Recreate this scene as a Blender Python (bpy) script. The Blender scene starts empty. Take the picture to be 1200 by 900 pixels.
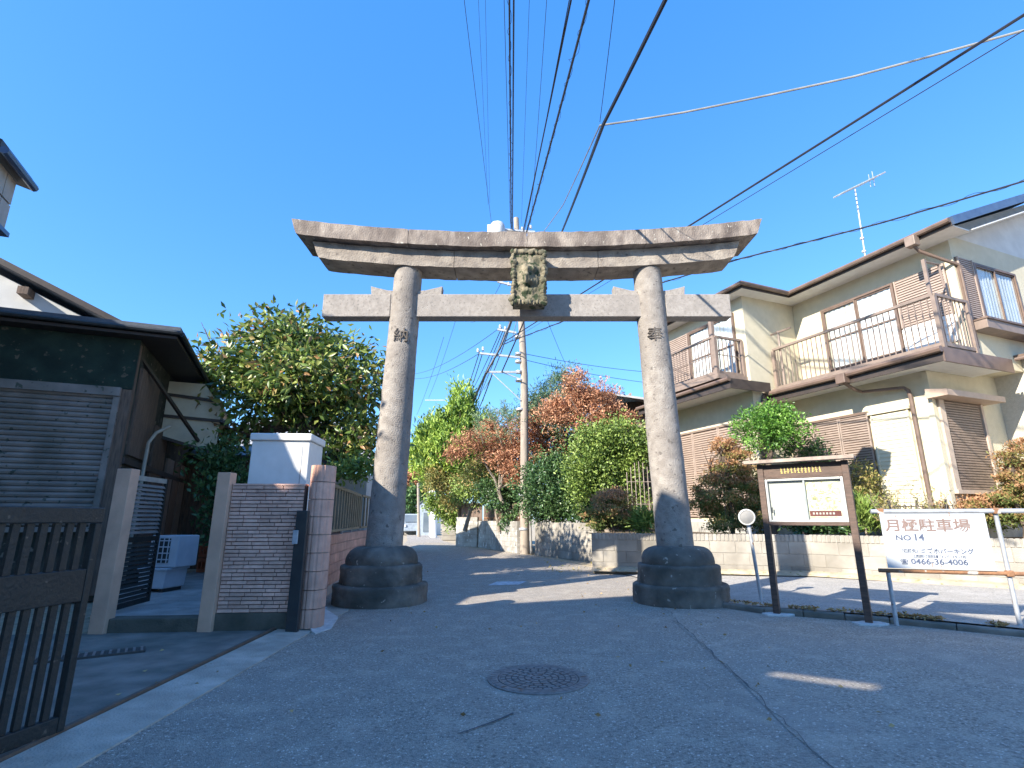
import bpy, math, random
import numpy as np
from mathutils import Vector, Matrix, noise
rnd = random.Random(7)
sc = bpy.context.scene
# ------------------------------------------------------------------ camera
F_, HZ_, H_ = 620.0, 608.0, 1.45          # focal length and horizon row for a 1200 px wide frame, eye height
PT = math.atan((HZ_ - 450) / F_); CP, SP = math.cos(PT), math.sin(PT)
cd = bpy.data.cameras.new('camera'); cam = bpy.data.objects.new('camera', cd); sc.collection.objects.link(cam)
cam.location = (0, 0, H_); cam.rotation_euler = (math.pi / 2 + PT, 0, 0)
cd.sensor_width = 36; cd.lens = 36 * F_ / 1200; cd.clip_start = 0.05; cd.clip_end = 4000
sc.camera = cam
# ------------------------------------------------------------------ sky and sun
SUN_EL, SUN_A = math.radians(31.5), math.radians(48)          # the sun stands behind the camera to the left
SDIR = Vector((-math.sin(SUN_A) * math.cos(SUN_EL), -math.cos(SUN_A) * math.cos(SUN_EL), math.sin(SUN_EL)))
w = bpy.data.worlds.new('World'); sc.world = w; w.use_nodes = True
nt = w.node_tree; nt.nodes.clear()
sky = nt.nodes.new('ShaderNodeTexSky'); sky.sky_type = 'NISHITA'; sky.sun_disc = False
sky.sun_elevation = SUN_EL; sky.sun_rotation = math.radians(180) + SUN_A
sky.air_density = 1.0; sky.dust_density = 0.3; sky.ozone_density = 2.0
tint = nt.nodes.new('ShaderNodeMix'); tint.data_type = 'RGBA'; tint.blend_type = 'MULTIPLY'; tint.inputs[0].default_value = 1
tint.inputs[7].default_value = (0.84, 1.10, 1.15, 1)
bg = nt.nodes.new('ShaderNodeBackground'); bg.inputs[1].default_value = 0.128
wo = nt.nodes.new('ShaderNodeOutputWorld')
even = nt.nodes.new('ShaderNodeMix'); even.data_type = 'RGBA'; even.inputs[0].default_value = 0.5      # the clear autumn sky is an almost even blue
even.inputs[7].default_value = (0.0, 1.05, 4.2, 1)
nt.links.new(sky.outputs[0], tint.inputs[6]); nt.links.new(tint.outputs[2], even.inputs[6]); nt.links.new(even.outputs[2], bg.inputs[0]); nt.links.new(bg.outputs[0], wo.inputs[0])
sl = bpy.data.lights.new('sun', 'SUN'); sl.energy = 4.5; sl.angle = math.radians(0.5); sl.color = (1.0, 0.93, 0.80)
so = bpy.data.objects.new('sun', sl); sc.collection.objects.link(so); so.rotation_euler = SDIR.to_track_quat('Z', 'Y').to_euler()
sc.view_settings.view_transform = 'Standard'; sc.view_settings.look = 'None'
sc.view_settings.exposure = 1.38; sc.view_settings.gamma = 1.0

# ------------------------------------------------------------------ measuring helpers: a line of sight meets a plane of the place
def ray(u, v):
    y = (450 - v) / F_
    return Vector(((u - 600) / F_, CP - y * SP, SP + y * CP))
EYE = Vector((0, 0, H_))
def at(u, v, Y):
    r = ray(u, v); return EYE + r * (Y / r.y)
def g(u, v, z=0.0):
    r = ray(u, v); return EYE + r * ((z - H_) / r.z)
def onz(u, v, z):
    return g(u, v, z)

# ------------------------------------------------------------------ materials
def mat(name, c1, c2=None, scale=6.0, rough=0.85, bump=0.25, bscale=None, metal=0.0, spots=None, grunge=None, stretch=None, detail=6, spec=None, vary=0.0):
    """c1/c2 mottled by noise; spots=(colour, scale, threshold); grunge = (colour, amount) wide soft stains; stretch=(x,y,z) scale of coords"""
    m = bpy.data.materials.new(name); m.use_nodes = True; n = m.node_tree; b = n.nodes['Principled BSDF']
    b.inputs['Roughness'].default_value = rough; b.inputs['Metallic'].default_value = metal
    if spec is not None: b.inputs['Specular IOR Level'].default_value = spec
    tc = n.nodes.new('ShaderNodeTexCoord'); mp = n.nodes.new('ShaderNodeMapping')
    geo = n.nodes.new('ShaderNodeNewGeometry'); n.links.new(geo.outputs['Position'], mp.inputs[0])
    if stretch: mp.inputs['Scale'].default_value = stretch
    def nz(s, d=detail):
        t = n.nodes.new('ShaderNodeTexNoise'); t.inputs['Scale'].default_value = s; t.inputs['Detail'].default_value = d
        n.links.new(mp.outputs[0], t.inputs['Vector']); return t
    def ramp(src, a, bb):
        r = n.nodes.new('ShaderNodeMapRange'); r.inputs[1].default_value = a; r.inputs[2].default_value = bb
        n.links.new(src, r.inputs[0]); return r.outputs[0]
    def mix(f, a, bcol):
        x = n.nodes.new('ShaderNodeMix'); x.data_type = 'RGBA'
        n.links.new(f, x.inputs[0])
        if hasattr(a, 'node'): n.links.new(a, x.inputs[6])
        else: x.inputs[6].default_value = (*a, 1)
        x.inputs[7].default_value = (*bcol, 1); return x.outputs[2]
    c2 = c2 or tuple(c * 0.75 for c in c1)
    col = mix(ramp(nz(scale).outputs[0], 0.35, 0.65), c1, c2)
    if grunge: 
        f = ramp(nz(grunge[2] if len(grunge) > 2 else 0.8, 4).outputs[0], 0.42, 0.42 + 0.35 / max(grunge[1], 0.05)); col = mix(f, col, grunge[0])
    if spots: col = mix(ramp(nz(spots[1], 2).outputs[0], spots[2], spots[2] + 0.06), col, spots[0])
    if vary:      # one brick or block differs a little from the next
        oi = n.nodes.new('ShaderNodeObjectInfo'); rr_ = n.nodes.new('ShaderNodeMapRange'); rr_.inputs[3].default_value = 1-vary; rr_.inputs[4].default_value = 1+vary*.6; n.links.new(oi.outputs['Random'], rr_.inputs[0])
        hv = n.nodes.new('ShaderNodeHueSaturation'); n.links.new(rr_.outputs[0], hv.inputs['Value']); n.links.new(col, hv.inputs['Color']); col = hv.outputs[0]
    n.links.new(col, b.inputs['Base Color'])
    if bump:
        bp = n.nodes.new('ShaderNodeBump'); bp.inputs['Strength'].default_value = bump; bp.inputs['Distance'].default_value = 0.02
        n.links.new(nz(bscale or scale * 6, 5).outputs[0], bp.inputs['Height']); n.links.new(bp.outputs[0], b.inputs['Normal'])
    return m
def leafmat(name, cols, rough=0.55, trans=0.25):
    m = bpy.data.materials.new(name); m.use_nodes = True; n = m.node_tree; b = n.nodes['Principled BSDF']
    a = n.nodes.new('ShaderNodeAttribute'); a.attribute_name = 'tint'
    r = n.nodes.new('ShaderNodeValToRGB'); e = r.color_ramp.elements
    while len(e) < len(cols): e.new(0.5)
    for i, c in enumerate(cols): e[i].position = i / (len(cols) - 1); e[i].color = (*c, 1)
    n.links.new(a.outputs['Fac'], r.inputs[0]); n.links.new(r.outputs[0], b.inputs['Base Color'])
    b.inputs['Roughness'].default_value = rough
    t = n.nodes.new('ShaderNodeBsdfTranslucent'); n.links.new(r.outputs[0], t.inputs[0])
    mx = n.nodes.new('ShaderNodeMixShader'); mx.inputs[0].default_value = trans
    o = n.nodes['Material Output']; n.links.new(b.outputs[0], mx.inputs[1]); n.links.new(t.outputs[0], mx.inputs[2]); n.links.new(mx.outputs[0], o.inputs[0])
    return m
def wavemat(name, c1, c2, scale, axis='X', bump=0.6, rough=0.8, dist=0.004, mott=0.3, sharp=False):
    """fine ribs too small to pick apart: a wave in bump and slightly in colour"""
    m = mat(name, c1, c2, 5, rough, 0); n = m.node_tree; b = n.nodes['Principled BSDF']
    tc = n.nodes.new('ShaderNodeTexCoord'); wv = n.nodes.new('ShaderNodeTexWave'); wv.bands_direction = axis; wv.inputs['Scale'].default_value = scale
    wv.inputs['Distortion'].default_value = mott
    n.links.new(tc.outputs['Object'], wv.inputs[0]); bp = n.nodes.new('ShaderNodeBump'); bp.inputs['Strength'].default_value = bump; bp.inputs['Distance'].default_value = dist
    n.links.new(wv.outputs['Fac'], bp.inputs['Height']); n.links.new(bp.outputs[0], b.inputs['Normal'])
    return m
def asphalt(name, c1, c2, sp, gr, k):
    # aggregate: light and dark chips a centimetre or so across, wide worn stains, rough relief
    m = bpy.data.materials.new(name); m.use_nodes = True; n = m.node_tree; b = n.nodes['Principled BSDF']; b.inputs['Roughness'].default_value = .92
    tc = n.nodes.new('ShaderNodeTexCoord')
    def vor(s_):
        v = n.nodes.new('ShaderNodeTexVoronoi'); v.inputs['Scale'].default_value = s_; n.links.new(tc.outputs['Object'], v.inputs['Vector']); return v
    def nz(s_, d):
        t = n.nodes.new('ShaderNodeTexNoise'); t.inputs['Scale'].default_value = s_; t.inputs['Detail'].default_value = d; n.links.new(tc.outputs['Object'], t.inputs['Vector']); return t
    def rng(src, a, bb):
        r = n.nodes.new('ShaderNodeMapRange'); r.inputs[1].default_value = a; r.inputs[2].default_value = bb; n.links.new(src, r.inputs[0]); return r.outputs[0]
    def mix(f, a, c):
        x = n.nodes.new('ShaderNodeMix'); x.data_type = 'RGBA'; n.links.new(f, x.inputs[0])
        if hasattr(a, 'node'): n.links.new(a, x.inputs[6])
        else: x.inputs[6].default_value = (*a, 1)
        x.inputs[7].default_value = (*c, 1); return x.outputs[2]
    v = vor(105*k); sep = n.nodes.new('ShaderNodeSeparateColor'); n.links.new(v.outputs['Color'], sep.inputs[0])
    col = mix(sep.outputs[0], c1, c2)
    col = mix(rng(nz(30*k, 4).outputs[0], .50, .74), col, tuple(x*.5 for x in c2))
    col = mix(rng(nz(.7, 5).outputs[0], .45, .8), col, gr)
    col = mix(rng(nz(3.1, 6).outputs[0], .5, 1.0), col, tuple(min(.8, x*1.18) for x in c1))
    v2 = vor(85*k); s2 = n.nodes.new('ShaderNodeSeparateColor'); n.links.new(v2.outputs['Color'], s2.inputs[0])
    col = mix(rng(s2.outputs[1], .955, .985), col, sp)
    n.links.new(col, b.inputs['Base Color'])
    bp = n.nodes.new('ShaderNodeBump'); bp.inputs['Strength'].default_value = .9; bp.inputs['Distance'].default_value = .012
    n.links.new(v.outputs['Distance'], bp.inputs['Height']); n.links.new(bp.outputs[0], b.inputs['Normal']); return m
STONE = mat('torii_stone', (0.38, 0.33, 0.275), (0.23, 0.195, 0.165), 4.5, 0.95, 0.9, 30, spots=((0.13, 0.11, 0.095), 9, 0.64), grunge=((0.18, 0.15, 0.13), 1.0, 1.4))
STONE_P = mat('torii_pillar_stone', (0.34, 0.305, 0.27), (0.24, 0.21, 0.185), 7.0, 0.95, 0.9, 45, spots=((0.15, 0.13, 0.115), 10, 0.63), grunge=((0.20, 0.175, 0.155), 1.0, 1.3))
STONE_T = mat('torii_top_stone', (0.34, 0.285, 0.24), (0.17, 0.138, 0.12), 3.5, 0.95, 0.9, 30, spots=((0.46, 0.43, 0.37), 9, 0.67), grunge=((0.12, 0.095, 0.082), 1.1, 1.4), stretch=(1.7, 1.6, .8))
STONE_N = mat('torii_tie_stone', (0.36, 0.325, 0.295), (0.28, 0.25, 0.225), 12.0, 0.95, 0.7, 60, spots=((0.21, 0.19, 0.175), 24, 0.62), grunge=((0.25, 0.225, 0.205), 0.8, 1.5))
STONE_B = mat('torii_base_stone', (0.21, 0.18, 0.15), (0.10, 0.086, 0.072), 3.0, 0.94, 1.0, 9, spots=((0.36, 0.32, 0.27), 11, 0.68), grunge=((0.05, 0.05, 0.042), 1.0, 1.4))
PLAQ = mat('plaque_stone', (0.30, 0.25, 0.17), (0.10, 0.09, 0.06), 7.0, 0.95, 0.8, 40, spots=((0.03, 0.045, 0.02), 9, 0.53), grunge=((0.05, 0.055, 0.03), 0.9, 3))
CARVE_SHADE = mat('carved_shadow', (0.13, 0.11, 0.095), None, 9, 0.95, 0)  # dark tone stands in for shade inside the carved strokes
ASPH = asphalt('asphalt', (.49,.425,.35), (.25,.22,.19), (.72,.66,.58), (.33,.295,.255), 1.0)
ASPH2 = asphalt('older_asphalt', (.51,.44,.36), (.27,.24,.205), (.70,.64,.56), (.35,.315,.275), 0.9)
LOTA = asphalt('lot_asphalt', (.50,.47,.43), (.36,.335,.305), (.7,.66,.6), (.38,.35,.31), 0.8)
SEAL = mat('crack_sealant', (0.09, 0.09, 0.095), None, 30, 0.8, 0.2)
DIRT = mat('sandy_dirt', (0.504, 0.406, 0.280), (0.350, 0.280, 0.196), 5, 0.97, 0.8, 60, spots=((0.224, 0.210, 0.098), 12, 0.62))
CONC = mat('concrete', (0.450, 0.427, 0.398), (0.330, 0.315, 0.292), 4, 0.93, 0.45, 60, spots=((0.195, 0.180, 0.165), 18, 0.66), grunge=((0.255, 0.240, 0.217), 0.7, 1.0))
CONC_D = mat('dark_concrete', (0.26, 0.235, 0.20), (0.155, 0.14, 0.12), 3, 0.95, 0.45, 50, grunge=((0.085, 0.093, 0.076), 0.9, 1.4))
CONC_W = mat('white_mortar', (0.62, 0.60, 0.57), (0.48, 0.47, 0.45), 8, 0.9, 0.7, 40)
BLOCK = mat('wall_block', (0.40, 0.365, 0.315), (0.31, 0.28, 0.24), 3, 0.95, 0.6, 60, grunge=((0.19, 0.17, 0.14), 1.0, .9), vary=.16)
BLOCK_W = mat('pale_wall_block', (0.46, 0.44, 0.40), (0.33, 0.31, 0.28), 3, 0.95, 0.5, 60, grunge=((0.22, 0.20, 0.175), 1.0, 1.3), spots=((0.60, 0.58, 0.55), 5, .60), vary=.14)
MORT = mat('mortar', (0.36, 0.33, 0.285), None, 8, 0.95, 0.4)
PINK = mat('pink_block', (0.74, 0.43, 0.32), (0.58, 0.33, 0.245), 6, 0.93, 0.4, 60, grunge=((0.44, 0.25, 0.19), 0.6, 2), vary=.12)
PINKC = mat('smooth_tan_post', (0.68, 0.42, 0.29), (0.58, 0.36, 0.25), 5, 0.9, 0.15, 40, grunge=((0.40, 0.26, 0.19), 0.6, 1.5))
TILE = mat('pink_brick_tile', (0.85, 0.52, 0.40), (0.70, 0.42, 0.32), 14, 0.85, 0.5, 90, grunge=((0.52, 0.32, 0.25), 0.7, 3), vary=.2)
TILEJ = mat('dark_joint', (0.10, 0.07, 0.06), None, 8, 0.95, 0.3)
CREAM = mat('cream_render', (0.63, 0.57, 0.43), (0.575, 0.52, 0.385), 5, 0.92, 0.5, 90, grunge=((0.51, 0.45, 0.33), 0.5, .8))
CREAM_S = mat('textured_grey_render', (0.62, 0.585, 0.50), (0.55, 0.515, 0.43), 14, 0.95, 0.9, 60)
WHITE = mat('white_paint', (0.78, 0.77, 0.74), (0.72, 0.71, 0.68), 6, 0.6, 0.05, grunge=((0.6, 0.58, 0.54), 0.3, 2))
PALE = mat('pale_render', (0.66, 0.65, 0.62), (0.58, 0.57, 0.545), 3, 0.9, 0.2, 60, grunge=((0.5, 0.49, 0.47), 0.5, 1))
BROWN = mat('brown_metal', (0.17, 0.115, 0.088), (0.13, 0.088, 0.068), 4, 0.5, 0.06, 50)
BROWN_L = mat('weathered_brown_metal', (0.25, 0.185, 0.15), (0.20, 0.15, 0.12), 6, 0.55, 0.1, 50)
DKBR = mat('dark_brown', (0.055, 0.04, 0.034), (0.04, 0.03, 0.026), 5, 0.55, 0.1)
SLATE = mat('slate_roof', (0.10, 0.11, 0.13), (0.07, 0.08, 0.095), 5, 0.6, 0.3, 30)
ROOFG = mat('grey_roof_sheet', (0.36, 0.36, 0.37), (0.28, 0.28, 0.29), 3, 0.6, 0.1)
BLUEV = mat('blue_verge_metal', (0.08, 0.12, 0.20), (0.06, 0.09, 0.16), 5, 0.35, 0.03)
MOULD = mat('mouldy_dark_wall', (0.085, 0.075, 0.058), (0.035, 0.037, 0.03), 2.2, 0.95, 0.7, 26, grunge=((0.014, 0.022, 0.015), 1.2, 1.1), spots=((0.17, 0.145, 0.115), 7, 0.64))
DKWOOD = mat('dark_wood', (0.195, 0.128, 0.090), (0.105, 0.072, 0.053), 6, 0.8, 0.4, 30, stretch=(6, 6, .6))
SHUT = mat('grey_brown_shutter', (0.28, 0.24, 0.21), (0.20, 0.17, 0.15), 3, 0.65, 0.1, grunge=((0.08, 0.08, 0.06), 0.9, 1.3), spots=((0.06, 0.07, 0.05), 9, 0.64))
CURT = mat('white_curtain', (0.80, 0.79, 0.76), (0.62, 0.62, 0.61), 8, 0.9, 0.5, 24, stretch=(5, 5, .4))
BLACKM = mat('black_metal', (0.028, 0.032, 0.034), (0.02, 0.022, 0.024), 6, 0.5, 0.1, grunge=((0.06, 0.058, 0.05), 0.5, 5))
GATEM = mat('dull_green_black_metal', (0.014, 0.018, 0.018), (0.007, 0.010, 0.010), 6, 0.5, 0.3, grunge=((0.05, 0.046, 0.038), 0.5, 6), spots=((0.11, 0.09, 0.07), 16, .68))
POLEC = mat('pole_concrete', (0.36, 0.30, 0.245), (0.27, 0.225, 0.185), 4, 0.9, 0.25, 40, stretch=(3, 3, .7))
GALV = mat('galvanised_steel', (0.50, 0.51, 0.53), (0.36, 0.37, 0.39), 8, 0.45, 0.1, metal=0.35, spots=((0.26, 0.12, 0.05), 6, 0.66))
RUST = mat('rusty_pipe_paint', (0.30, 0.15, 0.075), (0.20, 0.105, 0.06), 9, 0.9, 0.5, spots=((0.48, 0.44, 0.40), 7, 0.60))
WIRE = mat('black_cable', (0.022, 0.026, 0.038), None, 9, 0.55, 0.0)
WIREP = mat('pale_cable', (0.34, 0.33, 0.31), (0.2, 0.2, 0.19), 3, 0.6, 0.0)
PORC = mat('white_porcelain', (0.72, 0.72, 0.72), (0.5, 0.5, 0.5), 8, 0.3, 0)
REDW = mat('red_brown_stained_wood', (0.12, 0.07, 0.05), (0.07, 0.042, 0.03), 5, 0.6, 0.35, 30, stretch=(1, 1, 8), grunge=((0.05, 0.03, 0.022), 0.5, 2))
CAPW = mat('weathered_roof_board', (0.42, 0.34, 0.28), (0.25, 0.19, 0.155), 6, 0.75, 0.3)
PANELW = mat('cream_board', (0.54, 0.51, 0.43), (0.50, 0.475, 0.40), 4, 0.5, 0.03)
ALU = mat('aluminium_frame', (0.62, 0.62, 0.60), None, 5, 0.35, 0.02, metal=0.5)
SIGNW = mat('white_enamel_sign', (0.50, 0.51, 0.525), (0.455, 0.475, 0.50), 2.5, 0.35, 0.04, spots=((0.42, 0.43, 0.45), 7, 0.74))
SIGNB = mat('faded_brown_lettering', (0.24, 0.165, 0.14), (0.19, 0.13, 0.11), 20, 0.6, 0)
SIGNK = mat('blue_grey_lettering', (0.09, 0.11, 0.17), None, 20, 0.6, 0)
GOLD = mat('yellow_lettering', (0.75, 0.58, 0.16), None, 20, 0.5, 0)
IRON = mat('cast_iron', (0.27, 0.235, 0.215), (0.18, 0.16, 0.15), 18, 0.6, 0.4, 90, metal=0.3, spots=((0.19, 0.11, 0.075), 9, 0.63))
IRON_D = mat('cast_iron_recess', (0.10, 0.09, 0.085), None, 18, 0.8, 0.3)
ACW = mat('air_conditioner_plastic', (0.55, 0.58, 0.62), (0.48, 0.51, 0.55), 5, 0.5, 0.03)
ORANGE = mat('faded_orange_red_plastic', (0.48, 0.13, 0.06), (0.34, 0.09, 0.04), 7, 0.6, 0.1)
BARK = mat('bark', (0.17, 0.125, 0.09), (0.09, 0.065, 0.05), 6, 0.95, 0.8, 25, stretch=(3, 3, .8))
BARKG = mat('grey_bark', (0.30, 0.25, 0.20), (0.19, 0.155, 0.125), 6, 0.95, 0.6, 20)
BEIGEP = mat('beige_panel', (0.45, 0.39, 0.34), (0.38, 0.33, 0.285), 6, 0.9, 0.3, 50)
POSTER = mat('tea_garden_map_poster', (0.80, 0.77, 0.62), (0.62, 0.62, 0.38), 14, 0.7, 0, spots=((0.62, 0.50, 0.22), 22, 0.56))
MAROON = mat('maroon_print', (0.20, 0.055, 0.04), None, 20, 0.7, 0)
SOIL = mat('garden_soil', (0.13, 0.095, 0.06), (0.08, 0.06, 0.04), 6, 0.98, 0.9, 40)
MOSSB = mat('mossy_green_board', (0.020, 0.040, 0.028), (0.010, 0.022, 0.016), 3, .95, .6, 25, spots=((0.10, 0.085, 0.06), 9, .64))
STEPC = mat('mossy_step_concrete', (0.16, 0.14, 0.11), (0.085, 0.08, 0.06), 3, .95, .5, 40, grunge=((0.05, 0.052, 0.036), 1.0, 1.6))
def glassm():
    m = bpy.data.materials.new('window_glass'); m.use_nodes = True; n = m.node_tree; n.nodes.clear()
    t = n.nodes.new('ShaderNodeBsdfTransparent'); t.inputs[0].default_value = (.93,.95,.96,1); gl = n.nodes.new('ShaderNodeBsdfGlossy'); gl.inputs['Roughness'].default_value = .03
    lw_ = n.nodes.new('ShaderNodeLayerWeight'); pw_ = n.nodes.new('ShaderNodeMath'); pw_.operation = 'POWER'; pw_.inputs[1].default_value = 4; n.links.new(lw_.outputs['Facing'], pw_.inputs[0])
    f = n.nodes.new('ShaderNodeMapRange'); f.inputs[3].default_value = .04; f.inputs[4].default_value = .6; n.links.new(pw_.outputs[0], f.inputs[0]); x = n.nodes.new('ShaderNodeMixShader'); o = n.nodes.new('ShaderNodeOutputMaterial')
    n.links.new(f.outputs[0], x.inputs[0]); n.links.new(t.outputs[0], x.inputs[1]); n.links.new(gl.outputs[0], x.inputs[2]); n.links.new(x.outputs[0], o.inputs[0])
    return m
GLASS = glassm()
DKGLASS = mat('dark_glass', (0.10, 0.13, 0.16), (0.14, 0.17, 0.20), 1, 0.08, 0)
L_MAG = leafmat('magnolia_leaf', [(0.04, 0.08, 0.02), (0.11, 0.19, 0.035), (0.22, 0.30, 0.07), (0.30, 0.34, 0.09), (0.42, 0.24, 0.11)], 0.38)
L_CON = leafmat('bright_conifer_leaf', [(0.088, 0.163, 0.031), (0.250, 0.388, 0.056), (0.450, 0.575, 0.112)], 0.6)
L_RED = leafmat('dried_juniper_needle', [(0.200, 0.094, 0.050), (0.525, 0.250, 0.138), (0.775, 0.438, 0.263)], 0.8)
L_DRK = leafmat('dark_glossy_leaf', [(0.036, 0.081, 0.033), (0.073, 0.154, 0.051), (0.145, 0.236, 0.081)], 0.35)
L_GRN = leafmat('fresh_green_leaf', [(0.075, 0.125, 0.025), (0.188, 0.288, 0.056), (0.350, 0.450, 0.112)], 0.45)
L_BLU = leafmat('blue_green_needle', [(0.090, 0.164, 0.090), (0.181, 0.290, 0.145), (0.307, 0.380, 0.200)], 0.6)
L_TOP = leafmat('topiary_leaf', [(0.045, 0.128, 0.021), (0.128, 0.290, 0.045), (0.271, 0.471, 0.090)], 0.4)
L_PAD = leafmat('rusty_juniper_leaf', [(0.11, 0.16, 0.04), (0.26, 0.27, 0.08), (0.42, 0.24, 0.11), (0.55, 0.31, 0.17)], 0.75, .35)
L_DRY = leafmat('dry_leaf', [(0.203, 0.116, 0.043), (0.435, 0.275, 0.116), (0.551, 0.406, 0.189)], 0.8)
L_OLV = leafmat('olive_leaf', [(0.109, 0.136, 0.036), (0.271, 0.271, 0.073), (0.508, 0.362, 0.145)], 0.6)

# ------------------------------------------------------------------ mesh building
class MB:
    def __init__(s, M=None): s.v = []; s.f = []; s.M = M; s.sm = False
    def add(s, vs, fs):
        o = len(s.v)
        s.v += [tuple(s.M @ Vector(p)) if s.M is not None else tuple(p) for p in vs]
        s.f += [tuple(i + o for i in f) for f in fs]; return s
    def box(s, a, b, bev=0.0):
        x0, y0, z0 = (min(a[i], b[i]) for i in range(3)); x1, y1, z1 = (max(a[i], b[i]) for i in range(3))
        return s.add([(x0,y0,z0),(x1,y0,z0),(x1,y1,z0),(x0,y1,z0),(x0,y0,z1),(x1,y0,z1),(x1,y1,z1),(x0,y1,z1)],
                     [(0,3,2,1),(4,5,6,7),(0,1,5,4),(1,2,6,5),(2,3,7,6),(3,0,4,7)])
    def cbox(s, c, d, R=None):
        hx, hy, hz = d[0]/2, d[1]/2, d[2]/2; c = Vector(c); R = R or Matrix.Identity(3)
        vs = [c + R @ Vector((sx*hx, sy*hy, sz*hz)) for sz in (-1,1) for sx, sy in ((-1,-1),(1,-1),(1,1),(-1,1))]
        return s.add(vs, [(0,3,2,1),(4,5,6,7),(0,1,5,4),(1,2,6,5),(2,3,7,6),(3,0,4,7)])
    def bar(s, a, b, wd, ht=None, up=(0,0,1)):
        """a box running from a to b"""
        a, b = Vector(a), Vector(b); ht = ht or wd; d = (b - a).normalized(); u = Vector(up)
        x = d.cross(u)
        if x.length < 1e-4: x = d.cross(Vector((1,0,0)))
        x.normalize(); y = x.cross(d).normalized(); x *= wd/2; y *= ht/2
        return s.add([a-x-y, a+x-y, a+x+y, a-x+y, b-x-y, b+x-y, b+x+y, b-x+y], [(0,1,2,3),(7,6,5,4),(0,4,5,1),(1,5,6,2),(2,6,7,3),(3,7,4,0)])
    def tube(s, pts, r, n=8, cap=True):
        pts = [Vector(p) for p in pts]; rs = r if isinstance(r, (list, tuple)) else [r] * len(pts); vs = []; px = None
        for i, p in enumerate(pts):
            d = (pts[min(i+1, len(pts)-1)] - pts[max(i-1, 0)]).normalized()
            if px is None: px = d.cross(Vector((0,0,1))) if abs(d.z) < 0.95 else d.cross(Vector((1,0,0)))
            px = (px - d * px.dot(d)).normalized(); y = d.cross(px)
            vs += [p + (px * math.cos(2*math.pi*k/n) + y * math.sin(2*math.pi*k/n)) * rs[i] for k in range(n)]
        fs = [(i*n+k, i*n+(k+1)%n, (i+1)*n+(k+1)%n, (i+1)*n+k) for i in range(len(pts)-1) for k in range(n)]
        if cap: fs += [tuple(reversed(range(n))), tuple(range((len(pts)-1)*n, len(pts)*n))]
        s.sm = True; return s.add(vs, fs)
    def lathe(s, prof, c=(0,0,0), n=32, axis=None, jit=0.0, seed=0):
        vs = []; c = Vector(c)
        for r, z in prof:
            for k in range(n):
                a = 2*math.pi*k/n; q = 1 + (jit * noise.noise(Vector((math.cos(a)*2+seed, math.sin(a)*2, z*2))) if jit else 0)
                vs.append(c + Vector((r*q*math.cos(a), r*q*math.sin(a), z)))
        m = len(prof); fs = [(i*n+k, i*n+(k+1)%n, (i+1)*n+(k+1)%n, (i+1)*n+k) for i in range(m-1) for k in range(n)]
        fs += [tuple(reversed(range(n))), tuple(range((m-1)*n, m*n))]
        s.sm = True; return s.add(vs, fs)
    def prism(s, poly, d):
        """poly: list of 3-D points (a planar outline), extruded by vector d"""
        n = len(poly); d = Vector(d); vs = [Vector(p) for p in poly] + [Vector(p) + d for p in poly]
        return s.add(vs, [tuple(reversed(range(n))), tuple(range(n, 2*n))] + [(i, (i+1)%n, n+(i+1)%n, n+i) for i in range(n)])
    def mesh(s, name):
        me = bpy.data.meshes.new(name); me.from_pydata(s.v, [], s.f)
        import bmesh
        bm = bmesh.new(); bm.from_mesh(me); bmesh.ops.recalc_face_normals(bm, faces=bm.faces[:]); bm.to_mesh(me); bm.free()
        if s.sm:
            me.polygons.foreach_set('use_smooth', [True]*len(me.polygons))
            me.set_sharp_from_angle(angle=math.radians(38))
        me.update(); return me
INV = {}
def put(name, me, m, parent=None, kind=None, M=None):
    o = bpy.data.objects.new(name, me); sc.collection.objects.link(o)
    if m is not None:
        if not me.materials: me.materials.append(m)
    if M is not None: o.matrix_basis = M
    if parent is not None:
        o.parent = parent; o.matrix_parent_inverse = INV.get(parent.name, Matrix.Identity(4))
    if kind: o['kind'] = kind
    return o
def part(parent, name, mb, m, kind=None, bev=0.0, label=None):
    me = mb.mesh(name); o = put(name, me, m, parent, kind)
    if bev:
        b = o.modifiers.new('bevel', 'BEVEL'); b.width = bev; b.segments = 2; b.limit_method = 'ANGLE'; b.angle_limit = math.radians(40)
    if label: o['label'] = label
    return o
def sub(parent, name, mb, m, **k): return part(parent, name, mb, m, **k)     # parent is a part whose basis is identity
def thing(name, label, cat, loc=(0,0,0), group=None):
    o = bpy.data.objects.new(name, None); sc.collection.objects.link(o); o.location = loc; o.empty_display_size = 0.2
    o['label'] = label; o['category'] = cat
    if group: o['group'] = group
    INV[o.name] = Matrix.Translation(loc).inverted(); return o
def tagm(o, label, cat, group=None):
    o['label'] = label; o['category'] = cat
    if group: o['group'] = group
    return o
def struct(name, mb, m, **k):
    o = part(None, name, mb, m, **k); o['kind'] = 'structure'; return o
def wobble(me, amp, sc_=3.0, seed=0.0):
    for v in me.vertices:
        p = v.co * sc_ + Vector((seed, seed*2, 0)); v.co += noise.noise_vector(p) * amp
def text_mesh(s, size, extr=0.0, ax='CENTER', bold=0.0):
    c = bpy.data.curves.new('lettering', 'FONT'); c.body = s; c.size = size; c.align_x = ax; c.extrude = extr; c.resolution_u = 3; c.offset = bold
    o = bpy.data.objects.new('lettering', c); sc.collection.objects.link(o)
    dg = bpy.context.evaluated_depsgraph_get(); me = bpy.data.meshes.new_from_object(o.evaluated_get(dg)); bpy.data.objects.remove(o)
    return me
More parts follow.
